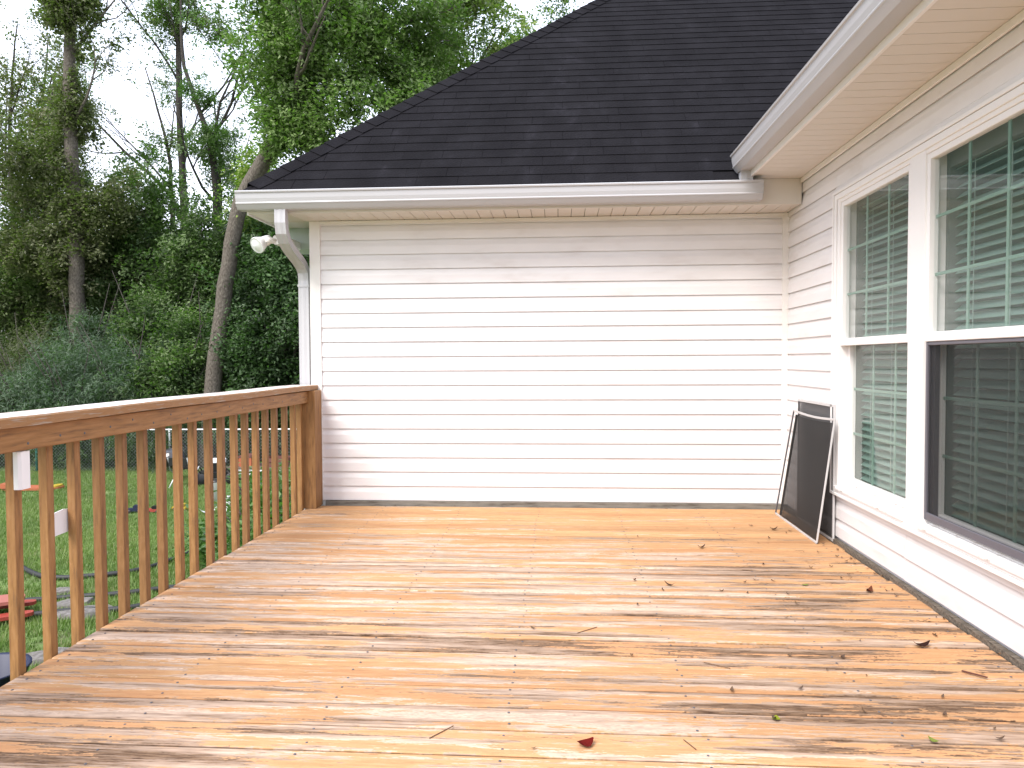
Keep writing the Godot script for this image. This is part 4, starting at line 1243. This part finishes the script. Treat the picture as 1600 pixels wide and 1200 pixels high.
func tree(called: String, label: String, group: String, trunk: Array, radii: Array, limbs: Array, blobs: Array, c0: Color, c1: Color, leaf: ArrayMesh, scale: float, gap: float, sd: int, bark: Material, per_tip := 0, depth := 2) -> Node3D:
	var base: Vector3 = trunk[0]
	var t := thing(called, label, "tree", base, 0.0, group)
	var r := RandomNumberGenerator.new()
	r.seed = sd
	var st := start(true)
	var cv := Curve3D.new()
	for i in trunk.size():
		var d: Vector3 = (trunk[mini(i + 1, trunk.size() - 1)] - trunk[maxi(i - 1, 0)]) * 0.16
		cv.add_point(trunk[i] - base, -d, d)
	var total := cv.get_baked_length()
	var pts: Array = []; var rr: Array = []
	var n := 26
	for i in n + 1:
		var u := float(i) / n
		pts.append(cv.sample_baked(total * u) + Vector3(r.randfn(0, 1), 0, r.randfn(0, 1)) * 0.012)
		var k := u * (radii.size() - 1)
		var j := mini(int(k), radii.size() - 2)
		rr.append(lerpf(radii[j], radii[j + 1], k - j) * (1.0 + (0.35 if i == 0 else 0.0)))
	tube(st, pts, rr, 14, 0.08)
	put("trunk", fin(st), bark, t)
	var tips: Array = []
	if limbs.size():
		st = start(true)
		for l in limbs:
			limb(st, l[0] - base, l[1], l[2], l[3], depth, r, tips, l[4] if l.size() > 4 else 0.12)
		put("limbs", fin(st), bark, t)
	var xfs: Array = []
	var nz := noise(sd, 0.42, 3)
	var local: Array = []
	for b in blobs: local.append([b[0] - base, b[1], b[2]])
	nz.offset = base
	fill(xfs, local, c0, c1, scale, gap, r, nz)
	for p in tips:
		for k in per_tip:
			var c := c0.lerp(c1, r.randf())
			xfs.append([Transform3D(Basis.from_euler(Vector3(r.randfn(0, 0.6), r.randf() * TAU, r.randfn(0, 0.5))).scaled(Vector3.ONE * scale * r.randf_range(0.6, 1.2)), p + Vector3(r.randfn(0, 0.22), r.randfn(0, 0.16), r.randfn(0, 0.22))), c])
	if xfs.size(): multi("crown", leaf, M.leaf, xfs, t)
	return t

func bush(called: String, label: String, group: String, at: Vector3, size: Vector3, count: int, c0: Color, c1: Color, leaf: ArrayMesh, scale: float, sd: int, category := "shrub", upright := 0.3) -> void:
	var t := thing(called, label, category, at, 0.0, group)
	var r := RandomNumberGenerator.new()
	r.seed = sd
	var st := start(true)
	for k in 6:
		var a := r.randf() * TAU
		var e := Vector3(cos(a) * size.x * 0.5, size.y * r.randf_range(0.8, 1.3), sin(a) * size.z * 0.5)
		tube(st, [Vector3(cos(a) * 0.05, -0.05, sin(a) * 0.05), e * 0.5 + Vector3(0, 0.2 * size.y, 0), e], [0.03 * size.y / 1.5, 0.02, 0.006], 5)
	put("stems", fin(st), M.bark_dark, t)
	var xfs: Array = []
	var nz := noise(sd, 0.7, 3)
	nz.offset = at
	fill(xfs, [[Vector3(0, size.y * 0.5, 0), Vector3(size.x * 0.5, size.y * 0.55, size.z * 0.5), count * 0.7], [Vector3(r.randf_range(-0.3, 0.3) * size.x, size.y * 0.75, 0), Vector3(size.x * 0.35, size.y * 0.4, size.z * 0.35), count * 0.3]], c0, c1, scale, -0.3, r, nz, upright)
	multi("foliage", leaf, M.leaf, xfs, t)

func build_woods() -> void:
	spray_broad = spray(101, 30, 0.48, 0.105, 0.058, 0.11)
	spray_fine = spray(102, 26, 0.75, 0.14, 0.02, 0.06, 0.35)
	spray_far = spray(103, 14, 0.9, 0.30, 0.15, 0.22)
	spray_weed = spray(104, 22, 0.24, 0.075, 0.042, 0.075)
	var dark0 := Color(.045, .078, .032); var dark1 := Color(.105, .17, .068)
	var mid0 := Color(.085, .13, .048); var mid1 := Color(.19, .27, .095)
	var lite0 := Color(.05, .10, .02); var lite1 := Color(.15, .22, .05)
	var oliv0 := Color(.12, .125, .06); var oliv1 := Color(.26, .25, .13)
	# big leaning tree behind the house corner
	tree("leaning_tree", "large grey-barked tree leaning right over the house roof, bushy green crown", "", [Vector3(-10.84, YARD - 0.2, -12.3), Vector3(-10.6, 0.53, -12.3), Vector3(-10.28, 2.65, -12.3), Vector3(-9.87, 4.91, -12.3), Vector3(-9.3, 5.94, -12.3), Vector3(-8.71, 6.96, -12.3), Vector3(-8.03, 8.21, -12.2), Vector3(-7.04, 9.6, -12.2), Vector3(-6.3, 11.2, -12.2)], [0.24, 0.21, 0.2, 0.19, 0.19, 0.2, 0.16, 0.1, 0.05],
		[[Vector3(-9.2, 6.1, -12.3), Vector3(0.5, 0.8, -0.3), 3.2, 0.12], [Vector3(-8.6, 7.1, -12.3), Vector3(0.9, 0.15, 0.4), 3.6, 0.10], [Vector3(-8.3, 7.7, -12.2), Vector3(-0.4, 0.9, 0.3), 3.0, 0.09], [Vector3(-7.6, 8.8, -12.2), Vector3(1.0, 0.3, -0.3), 3.4, 0.08], [Vector3(-7.0, 9.6, -12.2), Vector3(0.2, 1, 0.4), 2.6, 0.07]],
		[[Vector3(-8.5, 8.4, -12.2), Vector3(1.3, 1.5, 1.4), 480], [Vector3(-7.2, 9.3, -12.2), Vector3(1.7, 1.7, 1.7), 640], [Vector3(-8.7, 10.4, -12.0), Vector3(1.5, 1.6, 1.5), 430], [Vector3(-6.7, 7.2, -12.4), Vector3(1.7, 1.5, 1.4), 540], [Vector3(-5.6, 8.6, -12.4), Vector3(1.7, 1.5, 1.5), 500], [Vector3(-6.6, 11.6, -12.2), Vector3(2.4, 1.5, 1.8), 800], [Vector3(-8.4, 6.9, -12.0), Vector3(0.9, 0.9, 0.9), 220]],
		mid0, Color(.27, .36, .13), spray_broad, 1.0, 0.0, 1, M.bark, 2)
	# lighter tree behind the roof
	tree("roof_side_tree", "yellow-green tree rising behind the roof slope, right of the leaning tree", "", [Vector3(-4.9, YARD - 0.2, -15), Vector3(-4.8, 3, -15), Vector3(-4.9, 7, -15), Vector3(-4.7, 10.5, -15)], [0.2, 0.17, 0.13, 0.05],
		[[Vector3(-4.85, 5.5, -15), Vector3(0.8, 0.7, 0.2), 3.4, 0.09], [Vector3(-4.85, 6.5, -15), Vector3(-0.8, 0.6, 0.3), 3.2, 0.08], [Vector3(-4.8, 8.0, -15), Vector3(0.7, 0.8, 0), 2.6, 0.06]],
		[[Vector3(-5.0, 9.2, -15), Vector3(1.6, 1.7, 1.5), 520], [Vector3(-5.6, 7.4, -15), Vector3(1.5, 1.5, 1.4), 400], [Vector3(-3.4, 8.8, -15), Vector3(1.0, 1.0, 1.1), 330], [Vector3(-4.6, 11.3, -15), Vector3(1.2, 0.9, 1.0), 420]],
		Color(.15, .20, .065), Color(.36, .40, .15), spray_broad, 1.0, 0.03, 2, M.bark, 2)
	tree("sparse_top_tree", "thin tree whose top twigs show above the roof hip", "", [Vector3(-2.6, YARD - 0.2, -18), Vector3(-2.5, 5, -18), Vector3(-2.7, 11.6, -18)], [0.14, 0.1, 0.03],
		[[Vector3(-2.6, 8.8, -18), Vector3(-0.5, 1, 0), 2.4, 0.05], [Vector3(-2.6, 10.0, -18), Vector3(0.3, 1, 0.2), 1.8, 0.04]], [[Vector3(-3.1, 10.9, -18), Vector3(0.7, 0.8, 0.7), 90]], mid0, lite1, spray_broad, 1.0, -0.4, 3, M.bark, 2)
	# ivy-covered tall tree at the left
	tree("ivy_tree", "tall trunk thickly hung with climbing ivy in the left of the wood", "", [Vector3(-16.2, YARD - 0.2, -15), Vector3(-16.04, 4.25, -15), Vector3(-16.12, 7.07, -15), Vector3(-16.15, 8.94, -15), Vector3(-16.0, 11.7, -15), Vector3(-15.9, 14.8, -15)], [0.24, 0.22, 0.2, 0.18, 0.14, 0.06],
		[[Vector3(-16.1, 8.0, -15), Vector3(0.8, 0.8, 0.1), 2.6, 0.05], [Vector3(-16.1, 6.6, -15), Vector3(-0.9, 0.5, 0.2), 2.8, 0.06], [Vector3(-16.0, 10.2, -15), Vector3(0.7, 1.0, 0.1), 2.6, 0.05]],
		[[Vector3(-16.1, 11.6, -15), Vector3(0.75, 2.3, 0.7), 520], [Vector3(-16.1, 8.0, -15.1), Vector3(0.55, 1.6, 0.5), 200], [Vector3(-17.4, 6.8, -15), Vector3(1.5, 1.1, 1.0), 300], [Vector3(-15.3, 6.3, -15.2), Vector3(1.0, 1.5, 0.8), 230], [Vector3(-16.2, 4.6, -15.0), Vector3(0.9, 1.6, 0.6), 320], [Vector3(-17.6, 4.5, -15.2), Vector3(1.2, 0.9, 0.9), 240]],
		oliv0, Color(.21, .23, .10), spray_broad, 0.95, -0.15, 4, M.bark, 1)
	# bare-limbed trees against the sky
	tree("bare_limbed_tree", "tall thin tree with a straight dark trunk and sparse limbs against the sky", "thin trees at the wood's edge", [Vector3(-15.45, YARD - 0.2, -20), Vector3(-15.36, 4.95, -20), Vector3(-15.42, 7.73, -20), Vector3(-15.48, 10.7, -20), Vector3(-15.45, 14.1, -20), Vector3(-15.4, 17, -20)], [0.21, 0.17, 0.15, 0.11, 0.09, 0.03],
		[[Vector3(-15.40, 6.2, -20), Vector3(-0.35, 1, 0.1), 5.4, 0.085, 0.03], [Vector3(-15.42, 8.0, -20), Vector3(-0.3, 1, -0.3), 4.4, 0.06, 0.03], [Vector3(-15.45, 9.8, -20), Vector3(0.45, 0.9, 0.3), 4.0, 0.055, 0.05], [Vector3(-15.47, 11.2, -20), Vector3(-0.5, 0.9, 0.1), 3.6, 0.05, 0.03], [Vector3(-15.45, 12.6, -20), Vector3(0.5, 0.8, 0.2), 3.0, 0.045, 0.05], [Vector3(-15.46, 12.4, -20), Vector3(-0.4, 1.0, 0.4), 3.0, 0.05, 0.05]],
		[[Vector3(-15.6, 13.6, -20), Vector3(1.0, 1.3, 0.9), 300], [Vector3(-14.2, 13.0, -20), Vector3(0.8, 0.7, 0.7), 90], [Vector3(-15.0, 9.0, -20), Vector3(0.8, 0.6, 0.6), 60]], oliv0, mid1, spray_broad, 0.8, -0.2, 5, M.bark_dark, 1)
	tree("forked_tree", "tree forking into several slim leaning limbs just right of the straight bare one", "thin trees at the wood's edge", [Vector3(-13.5, YARD - 0.2, -19), Vector3(-13.64, 3, -19), Vector3(-13.70, 7.0, -19), Vector3(-13.94, 8.88, -19), Vector3(-14.48, 10.54, -19), Vector3(-14.8, 11.9, -19), Vector3(-14.8, 14.5, -19)], [0.2, 0.17, 0.15, 0.13, 0.09, 0.06, 0.02],
		[[Vector3(-13.72, 7.4, -19), Vector3(0.35, 1, 0.2), 4.4, 0.08, 0.02], [Vector3(-13.9, 8.8, -19), Vector3(0.75, 0.85, 0.0), 3.8, 0.07, 0.02], [Vector3(-14.2, 9.7, -19), Vector3(0.5, 1, -0.3), 3.2, 0.05, 0.04], [Vector3(-13.7, 6.6, -19), Vector3(-0.5, 0.9, 0.2), 3.4, 0.06, 0.04]],
		[[Vector3(-13.6, 8.6, -19), Vector3(1.0, 0.7, 0.7), 170], [Vector3(-14.2, 10.4, -19), Vector3(0.6, 0.5, 0.5), 50], [Vector3(-12.6, 7.4, -19), Vector3(0.9, 1.1, 0.8), 170]], dark1, mid1, spray_broad, 0.8, -0.2, 6, M.bark_dark, 1)
	tree("slim_tree", "slim twin-topped tree left of the straight bare trunk", "thin trees at the wood's edge", [Vector3(-16.6, YARD - 0.2, -21), Vector3(-16.4, 4, -21), Vector3(-16.4, 8.2, -21), Vector3(-16.7, 10, -21), Vector3(-17.3, 12.2, -21)], [0.12, 0.11, 0.09, 0.06, 0.02],
		[[Vector3(-16.4, 7.6, -21), Vector3(-0.6, 1, 0.2), 3.6, 0.05, 0.04], [Vector3(-16.5, 8.9, -21), Vector3(0.4, 1, 0.2), 2.6, 0.04, 0.04]], [[Vector3(-16.9, 9.4, -21), Vector3(0.8, 0.8, 0.6), 60]], oliv0, mid1, spray_broad, 0.8, -0.2, 7, M.bark_dark, 1)
	tree("slim_tree", "slender trunk between the straight bare tree and the forked one", "thin trees at the wood's edge", [Vector3(-15.0, YARD - 0.2, -21.5), Vector3(-14.8, 4, -21.5), Vector3(-14.75, 8.2, -21.5), Vector3(-14.9, 11.4, -21.5)], [0.12, 0.11, 0.08, 0.02],
		[[Vector3(-14.8, 7.2, -21.5), Vector3(0.5, 1, 0.2), 3.0, 0.05, 0.04], [Vector3(-14.8, 9.0, -21.5), Vector3(-0.4, 1, -0.2), 2.4, 0.04, 0.04]], [[Vector3(-14.6, 8.4, -21.5), Vector3(0.8, 0.9, 0.6), 70]], oliv0, mid1, spray_broad, 0.8, -0.2, 8, M.bark_dark, 1)
	# thin trunks at the far left
	var lefts := [[-20.5, -18.0, 12.5, 0.11, "thin dark trunk at the very left of the wood"], [-19.7, -18.5, 11.0, 0.12, "second thin trunk from the left of the wood, slightly bowed"], [-18.2, -16.5, 10.0, 0.09, "narrow trunk just left of the ivy-covered tree"], [-21.6, -21.0, 13.5, 0.13, "tall faint trunk far back at the left of the wood"]]
	for k in lefts.size():
		var l: Array = lefts[k]
		var x: float = l[0]; var z: float = l[1]; var h: float = l[2]; var rad: float = l[3]
		tree("thin_tree", l[4], "thin trees at the left", [Vector3(x, YARD - 0.2, z), Vector3(x + 0.2, h * 0.35, z), Vector3(x + 0.1, h * 0.7, z), Vector3(x + 0.5, h, z)], [rad, rad * 0.85, rad * 0.6, 0.02],
			[[Vector3(x + 0.15, h * 0.45, z), Vector3(0.7, 0.9, 0.2), 3.0, rad * 0.45, 0.06], [Vector3(x + 0.1, h * 0.6, z), Vector3(-0.7, 0.8, 0.2), 3.0, rad * 0.4, 0.06], [Vector3(x + 0.1, h * 0.75, z), Vector3(0.4, 1, -0.2), 2.4, rad * 0.35, 0.06]],
			[[Vector3(x, h * 0.55, z), Vector3(1.3, 1.4, 1.0), 150], [Vector3(x + 0.3, h * 0.82, z), Vector3(1.0, 1.2, 0.9), 90]], oliv0, oliv1 if k % 2 == 0 else mid1, spray_broad, 0.95, -0.12, 20 + k, M.bark_dark, 1)
	# middle of the wood
	var mids := [[-14.9, -17.0, 7.4, 1.7, mid0, mid1, "medium green leafy tree below the bare limbs, left of centre in the wood"], [-12.7, -16.2, 5.4, 1.5, dark0, mid1, "leafy tree just left of the leaning trunk"], [-16.6, -17.5, 5.6, 1.8, mid0, oliv1, "olive-tinged leafy tree beside the ivy-covered trunk"], [-18.9, -17.0, 4.8, 1.7, oliv0, mid1, "low spreading olive tree at the left of the wood"], [-11.3, -17.5, 6.6, 1.5, dark1, mid1, "leafy tree showing between the leaning trunk and the house"], [-13.4, -22.5, 6.8, 1.8, mid0, mid1, "hazy green tree behind the forked one"]]
	for k in mids.size():
		var m: Array = mids[k]
		var x: float = m[0]; var z: float = m[1]; var h: float = m[2]; var w: float = m[3]
		tree("leafy_tree", m[6], "leafy trees of the wood", [Vector3(x, YARD - 0.2, z), Vector3(x + 0.15, h * 0.4, z), Vector3(x, h * 0.9, z)], [0.13, 0.1, 0.03],
			[[Vector3(x, h * 0.35, z), Vector3(0.8, 0.7, 0.3), 2.2, 0.05], [Vector3(x, h * 0.45, z), Vector3(-0.8, 0.7, 0.3), 2.2, 0.05], [Vector3(x, h * 0.6, z), Vector3(0.2, 0.8, 0.5), 2.0, 0.04]],
			[[Vector3(x, h * 0.78, z), Vector3(w * 0.8, h * 0.27, w * 0.8), 480], [Vector3(x - w * 0.4, h * 0.5, z + 0.2), Vector3(w * 0.75, h * 0.28, w * 0.7), 430], [Vector3(x + w * 0.45, h * 0.45, z), Vector3(w * 0.75, h * 0.26, w * 0.7), 430], [Vector3(x, h * 0.2, z + 0.2), Vector3(w, h * 0.28, w * 0.8), 430]], m[4], m[5], spray_broad, 1.0, -0.14, 40 + k, M.bark_dark, 1)
	var sides := [[-23.5, -14.5, 9.0, 2.3, "leafy tree beyond the left end of the view, by the fence"], [-26.5, -9.0, 10.0, 2.5, "leafy tree far left of the lawn"], [-27.0, -3.0, 9.0, 2.4, "leafy tree at the left side of the yard"], [-25.0, -19.5, 12.0, 2.6, "tall leafy tree far back at the left"]]
	for k in sides.size():
		var m: Array = sides[k]
		var x: float = m[0]; var z: float = m[1]; var h: float = m[2]; var w: float = m[3]
		tree("leafy_tree", m[4], "leafy trees of the wood", [Vector3(x, YARD - 0.2, z), Vector3(x + 0.2, h * 0.4, z), Vector3(x, h * 0.95, z)], [0.17, 0.13, 0.03], [[Vector3(x, h * 0.4, z), Vector3(0.8, 0.8, 0.3), 2.6, 0.06], [Vector3(x, h * 0.5, z), Vector3(-0.8, 0.8, 0.3), 2.6, 0.06]],
			[[Vector3(x, h * 0.75, z), Vector3(w, h * 0.28, w), 800], [Vector3(x - 0.5, h * 0.38, z), Vector3(w * 1.1, h * 0.3, w), 700], [Vector3(x, h * 0.08, z), Vector3(w * 1.2, h * 0.25, w), 600]], mid0, mid1, spray_broad, 1.15, -0.15, 160 + k, M.bark_dark, 1)
	# dark evergreen by the house corner
	tree("evergreen_tree", "dense dark evergreen with glossy leaves between the leaning trunk and the house corner", "", [Vector3(-9.1, YARD - 0.2, -13.2), Vector3(-9.1, 1.5, -13.2), Vector3(-9.0, 4.0, -13.2)], [0.16, 0.12, 0.04], [[Vector3(-9.1, 0.6, -13.2), Vector3(0.7, 0.7, 0.3), 1.6, 0.05], [Vector3(-9.1, 1.4, -13.2), Vector3(-0.7, 0.7, 0.3), 1.5, 0.05]],
		[[Vector3(-9.3, 3.2, -13.0), Vector3(1.1, 1.3, 1.0), 700], [Vector3(-9.5, 1.6, -12.9), Vector3(1.2, 1.2, 1.0), 800], [Vector3(-8.4, 2.0, -12.9), Vector3(1.1, 1.6, 1.0), 700], [Vector3(-8.8, 0.2, -12.8), Vector3(1.6, 1.0, 1.0), 800], [Vector3(-9.6, -0.6, -12.6), Vector3(1.2, 0.8, 0.8), 420], [Vector3(-7.4, 1.2, -13.0), Vector3(1.2, 1.7, 0.9), 500], [Vector3(-9.0, 4.3, -13.2), Vector3(1.0, 0.8, 0.9), 300]],
		dark0, Color(.11, .19, .07), spray_broad, 0.95, -0.22, 60, M.bark_dark, 1)
	# young bright sapling in front
	tree("sapling", "bright yellow-green sapling just left of the roof corner, behind the leaning trunk", "", [Vector3(-11.2, YARD - 0.2, -13), Vector3(-10.95, 0.5, -13), Vector3(-10.6, 2.7, -13), Vector3(-10.15, 4.6, -13), Vector3(-9.75, 6.2, -13)], [0.05, 0.045, 0.04, 0.03, 0.01], [[Vector3(-10.3, 4.0, -13), Vector3(0.5, 0.9, 0.2), 1.3, 0.02], [Vector3(-10.0, 5.1, -13), Vector3(0.4, 0.9, 0.1), 1.1, 0.018]],
		[[Vector3(-9.65, 6.0, -12.9), Vector3(0.45, 0.8, 0.4), 90], [Vector3(-9.75, 4.9, -12.9), Vector3(0.5, 0.6, 0.4), 60]], Color(.20, .28, .06), Color(.36, .42, .12), spray_weed, 1.2, -0.4, 61, M.bark, 1, 1)
	# understory shrubs along the fence
	var sh := [[-17.6, -12.6, 2.5, 2.3, 0], [-16.0, -12.9, 2.4, 2.6, 1], [-14.6, -12.7, 2.7, 2.9, 1], [-13.2, -12.9, 2.5, 3.1, 1], [-12.0, -12.8, 2.3, 2.9, 2], [-11.4, -13.4, 2.0, 3.6, 2], [-19.2, -13.2, 2.4, 2.4, 0], [-15.3, -14.0, 2.6, 3.8, 1], [-13.0, -14.2, 2.6, 4.2, 2], [-17.3, -14.4, 2.7, 3.4, 0], [-20.8, -13.9, 2.6, 2.9, 0], [-10.2, -14.6, 2.4, 4.0, 2], [-7.0, -13.2, 2.6, 2.8, 2], [-5.0, -13.4, 2.6, 2.6, 2], [-16.8, -11.9, 2.0, 1.2, 3], [-14.0, -12.1, 2.2, 1.4, 3], [-11.9, -12.2, 1.9, 1.3, 3], [-19.0, -11.9, 2.2, 1.3, 3]]
	var words := ["wispy olive shrub", "feathery blue-green privet shrub", "broad-leaved dark shrub", "low trailing green shrub"]
	var place := ["at the left end of the fence line", "behind the fence, between the low shrubs near the left", "behind the fence left of centre", "behind the fence, halfway to the leaning trunk", "directly left of the leaning trunk", "close behind the foot of the leaning trunk", "at the far left behind the fence", "rising behind the feathery row, left of centre", "rising behind the shrubs left of the leaning trunk", "rising at the left under the olive tree", "farthest left beyond the fence", "deep in shade right of the leaning trunk", "right of the evergreen, behind the house", "farthest right behind the house", "at the fence foot toward the left", "at the fence foot at mid lawn", "at the fence foot near the leaning trunk", "at the fence foot farthest left"]
	for k in sh.size():
		var s: Array = sh[k]
		var kind: int = s[4]
		var cc := [[Color(.09, .105, .055), Color(.19, .205, .11)], [Color(.065, .105, .065), Color(.16, .225, .14)], [dark0, mid1], [Color(.055, .09, .04), Color(.13, .19, .08)]]
		bush("shrub", words[kind] + " " + place[k], "shrubs behind the fence", Vector3(s[0], YARD, s[1]), Vector3(s[2], s[3], 2.0), 620 if kind != 2 else 780, cc[kind][0], cc[kind][1], spray_fine if kind in [0, 1, 3] else spray_broad, 1.0 if kind != 2 else 0.95, 80 + k)
	# distant woodland that closes the view
	var r := RandomNumberGenerator.new()
	r.seed = 77
	var nz := noise(78, 0.16, 4)
	var xfs: Array = []
	while xfs.size() < 11000:
		var z := r.randf_range(-44, -23)
		var x := r.randf_range(-58, 10)
		var dist := 5.64 - z
		var line := (x + 1.73) / dist
		var topy := 1.0 + dist * (0.185 + 0.05 * nz.get_noise_2d(x * 2.0, 7.0))
		if line < -0.85: topy += dist * (-0.85 - line) * 0.9
		if line > -0.32: topy += dist * minf((line + 0.32) * 0.7, 0.06)
		var y := r.randf_range(YARD, topy)
		var n := nz.get_noise_3d(x, y, z)
		if n < -0.12: continue
		var c := Color(.08, .11, .055).lerp(Color(.19, .23, .11), clampf(0.5 + n * 1.3 + r.randfn(0, 0.2), 0, 1))
		xfs.append([Transform3D(Basis.from_euler(Vector3(r.randfn(0, 0.6), r.randf() * TAU, r.randfn(0, 0.5))).scaled(Vector3.ONE * r.randf_range(0.8, 1.7)), Vector3(x, y, z)), c])
	tag(multi("distant_woods", spray_far, M.leaf, xfs), "green mass of distant woodland behind the nearer trees", "woodland", "", "stuff")
	# lush weeds beside the deck
	var wp := [[-6.5, -6.0, .7], [-6.15, -4.9, .9], [-5.9, -4.2, 1.0], [-6.05, -3.6, .45], [-5.5, -3.5, 1.05], [-5.2, -2.7, 1.0], [-5.45, -3.1, .7], [-4.9, -1.9, .95], [-7.0, -6.7, .6], [-5.3, -4.9, 1.0], [-4.8, -3.6, 1.1]]
	var wl := ["tallest leafy weed clump near the white jug", "leafy weed clump behind the middle balusters", "bushy bright green weed clump beside the deck, centre of its row", "low weed clump on the lawn side of the row", "bushy weed clump close to the deck edge, right of centre", "dense weed clump against the deck edge", "short weed clump where the black pipes end", "weed clump hard against the deck nearest the viewer", "small weed clump farthest out on the lawn", "weed clump nearest the house wall end", "tall weed clump under the last balusters by the post"]
	for k in wp.size():
		bush("leafy_weed", wl[k], "weeds beside the deck", Vector3(wp[k][0], YARD, wp[k][1]), Vector3(0.95, wp[k][2], 0.95), 150, Color(.04, .10, .03), Color(.13, .24, .06), spray_weed, 1.0, 120 + k, "weed", 0.5)

# ---------------------------------------------------------------- all
func _ready() -> void:
	rng.seed = 20
	var cam := Camera3D.new()
	cam.name = "camera"
	cam.transform = Transform3D(Basis(Vector3.UP, 0.0671) * Basis(Vector3.RIGHT, -0.0335) * Basis(Vector3.BACK, -0.0049), Vector3(-1.7308, 1.1104, 5.6438))
	cam.fov = 55.95
	cam.near = 0.05
	cam.far = 400
	add_child(cam)
	cam.current = true
	var env := Environment.new()
	env.background_mode = Environment.BG_SKY
	var sky := ProceduralSkyMaterial.new()
	sky.sky_top_color = Color(0.86, 0.905, 1.0)
	sky.sky_horizon_color = Color(0.97, 0.97, 1.0)
	sky.sky_curve = 0.2
	sky.ground_bottom_color = Color(0.2, 0.22, 0.15)
	sky.ground_horizon_color = Color(0.4, 0.42, 0.35)
	sky.sky_energy_multiplier = 0.86
	env.sky = Sky.new()
	env.sky.sky_material = sky
	env.tonemap_mode = Environment.TONE_MAPPER_LINEAR
	env.tonemap_exposure = 3.3
	env.sdfgi_enabled = true
	env.ssao_enabled = true
	env.ssil_enabled = true
	var we := WorldEnvironment.new()
	we.name = "world_environment"
	we.environment = env
	add_child(we)
	var sun := DirectionalLight3D.new()
	sun.name = "sun"
	sun.light_energy = 0.5
	sun.light_angular_distance = 30.0
	sun.light_color = Color(1.0, 0.985, 0.97)
	sun.shadow_enabled = true
	sun.look_at_from_position(Vector3(-3.6, 7.0, 5.0), Vector3.ZERO)
	add_child(sun)
	make_materials()
	M.mesh_grey = M.mesh_dense.duplicate()
	M.mesh_grey.albedo_color = Color(0.24, 0.24, 0.25, 0.72)
	M.eave_box = mat(lin(.42, .47, .42), 0.5)
	M.grill_lid = mat(lin(.05, .05, .055), 0.12)
	M.ledger = tri_mat(grad_tex(36, 256, 0.02, 4, [0.0, 0.3, 0.5, 1.0], [lin(.05, .04, .03), lin(.13, .115, .095), lin(.18, .165, .14), lin(.24, .22, .19)]), Vector3(0.8, 5, 5), 0.9)
	M.slate = mat(lin(.105, .10, .118), 0.45)
	M.screen_white = mat(lin(.50, .49, .49), 0.4)
	M.crate = mat(lin(.13, .05, .04), 0.7)
	build_yard()
	build_house()
	build_deck()
	build_railing()
	build_screens()
	build_floodlight()
	build_woods()
	build_litter()
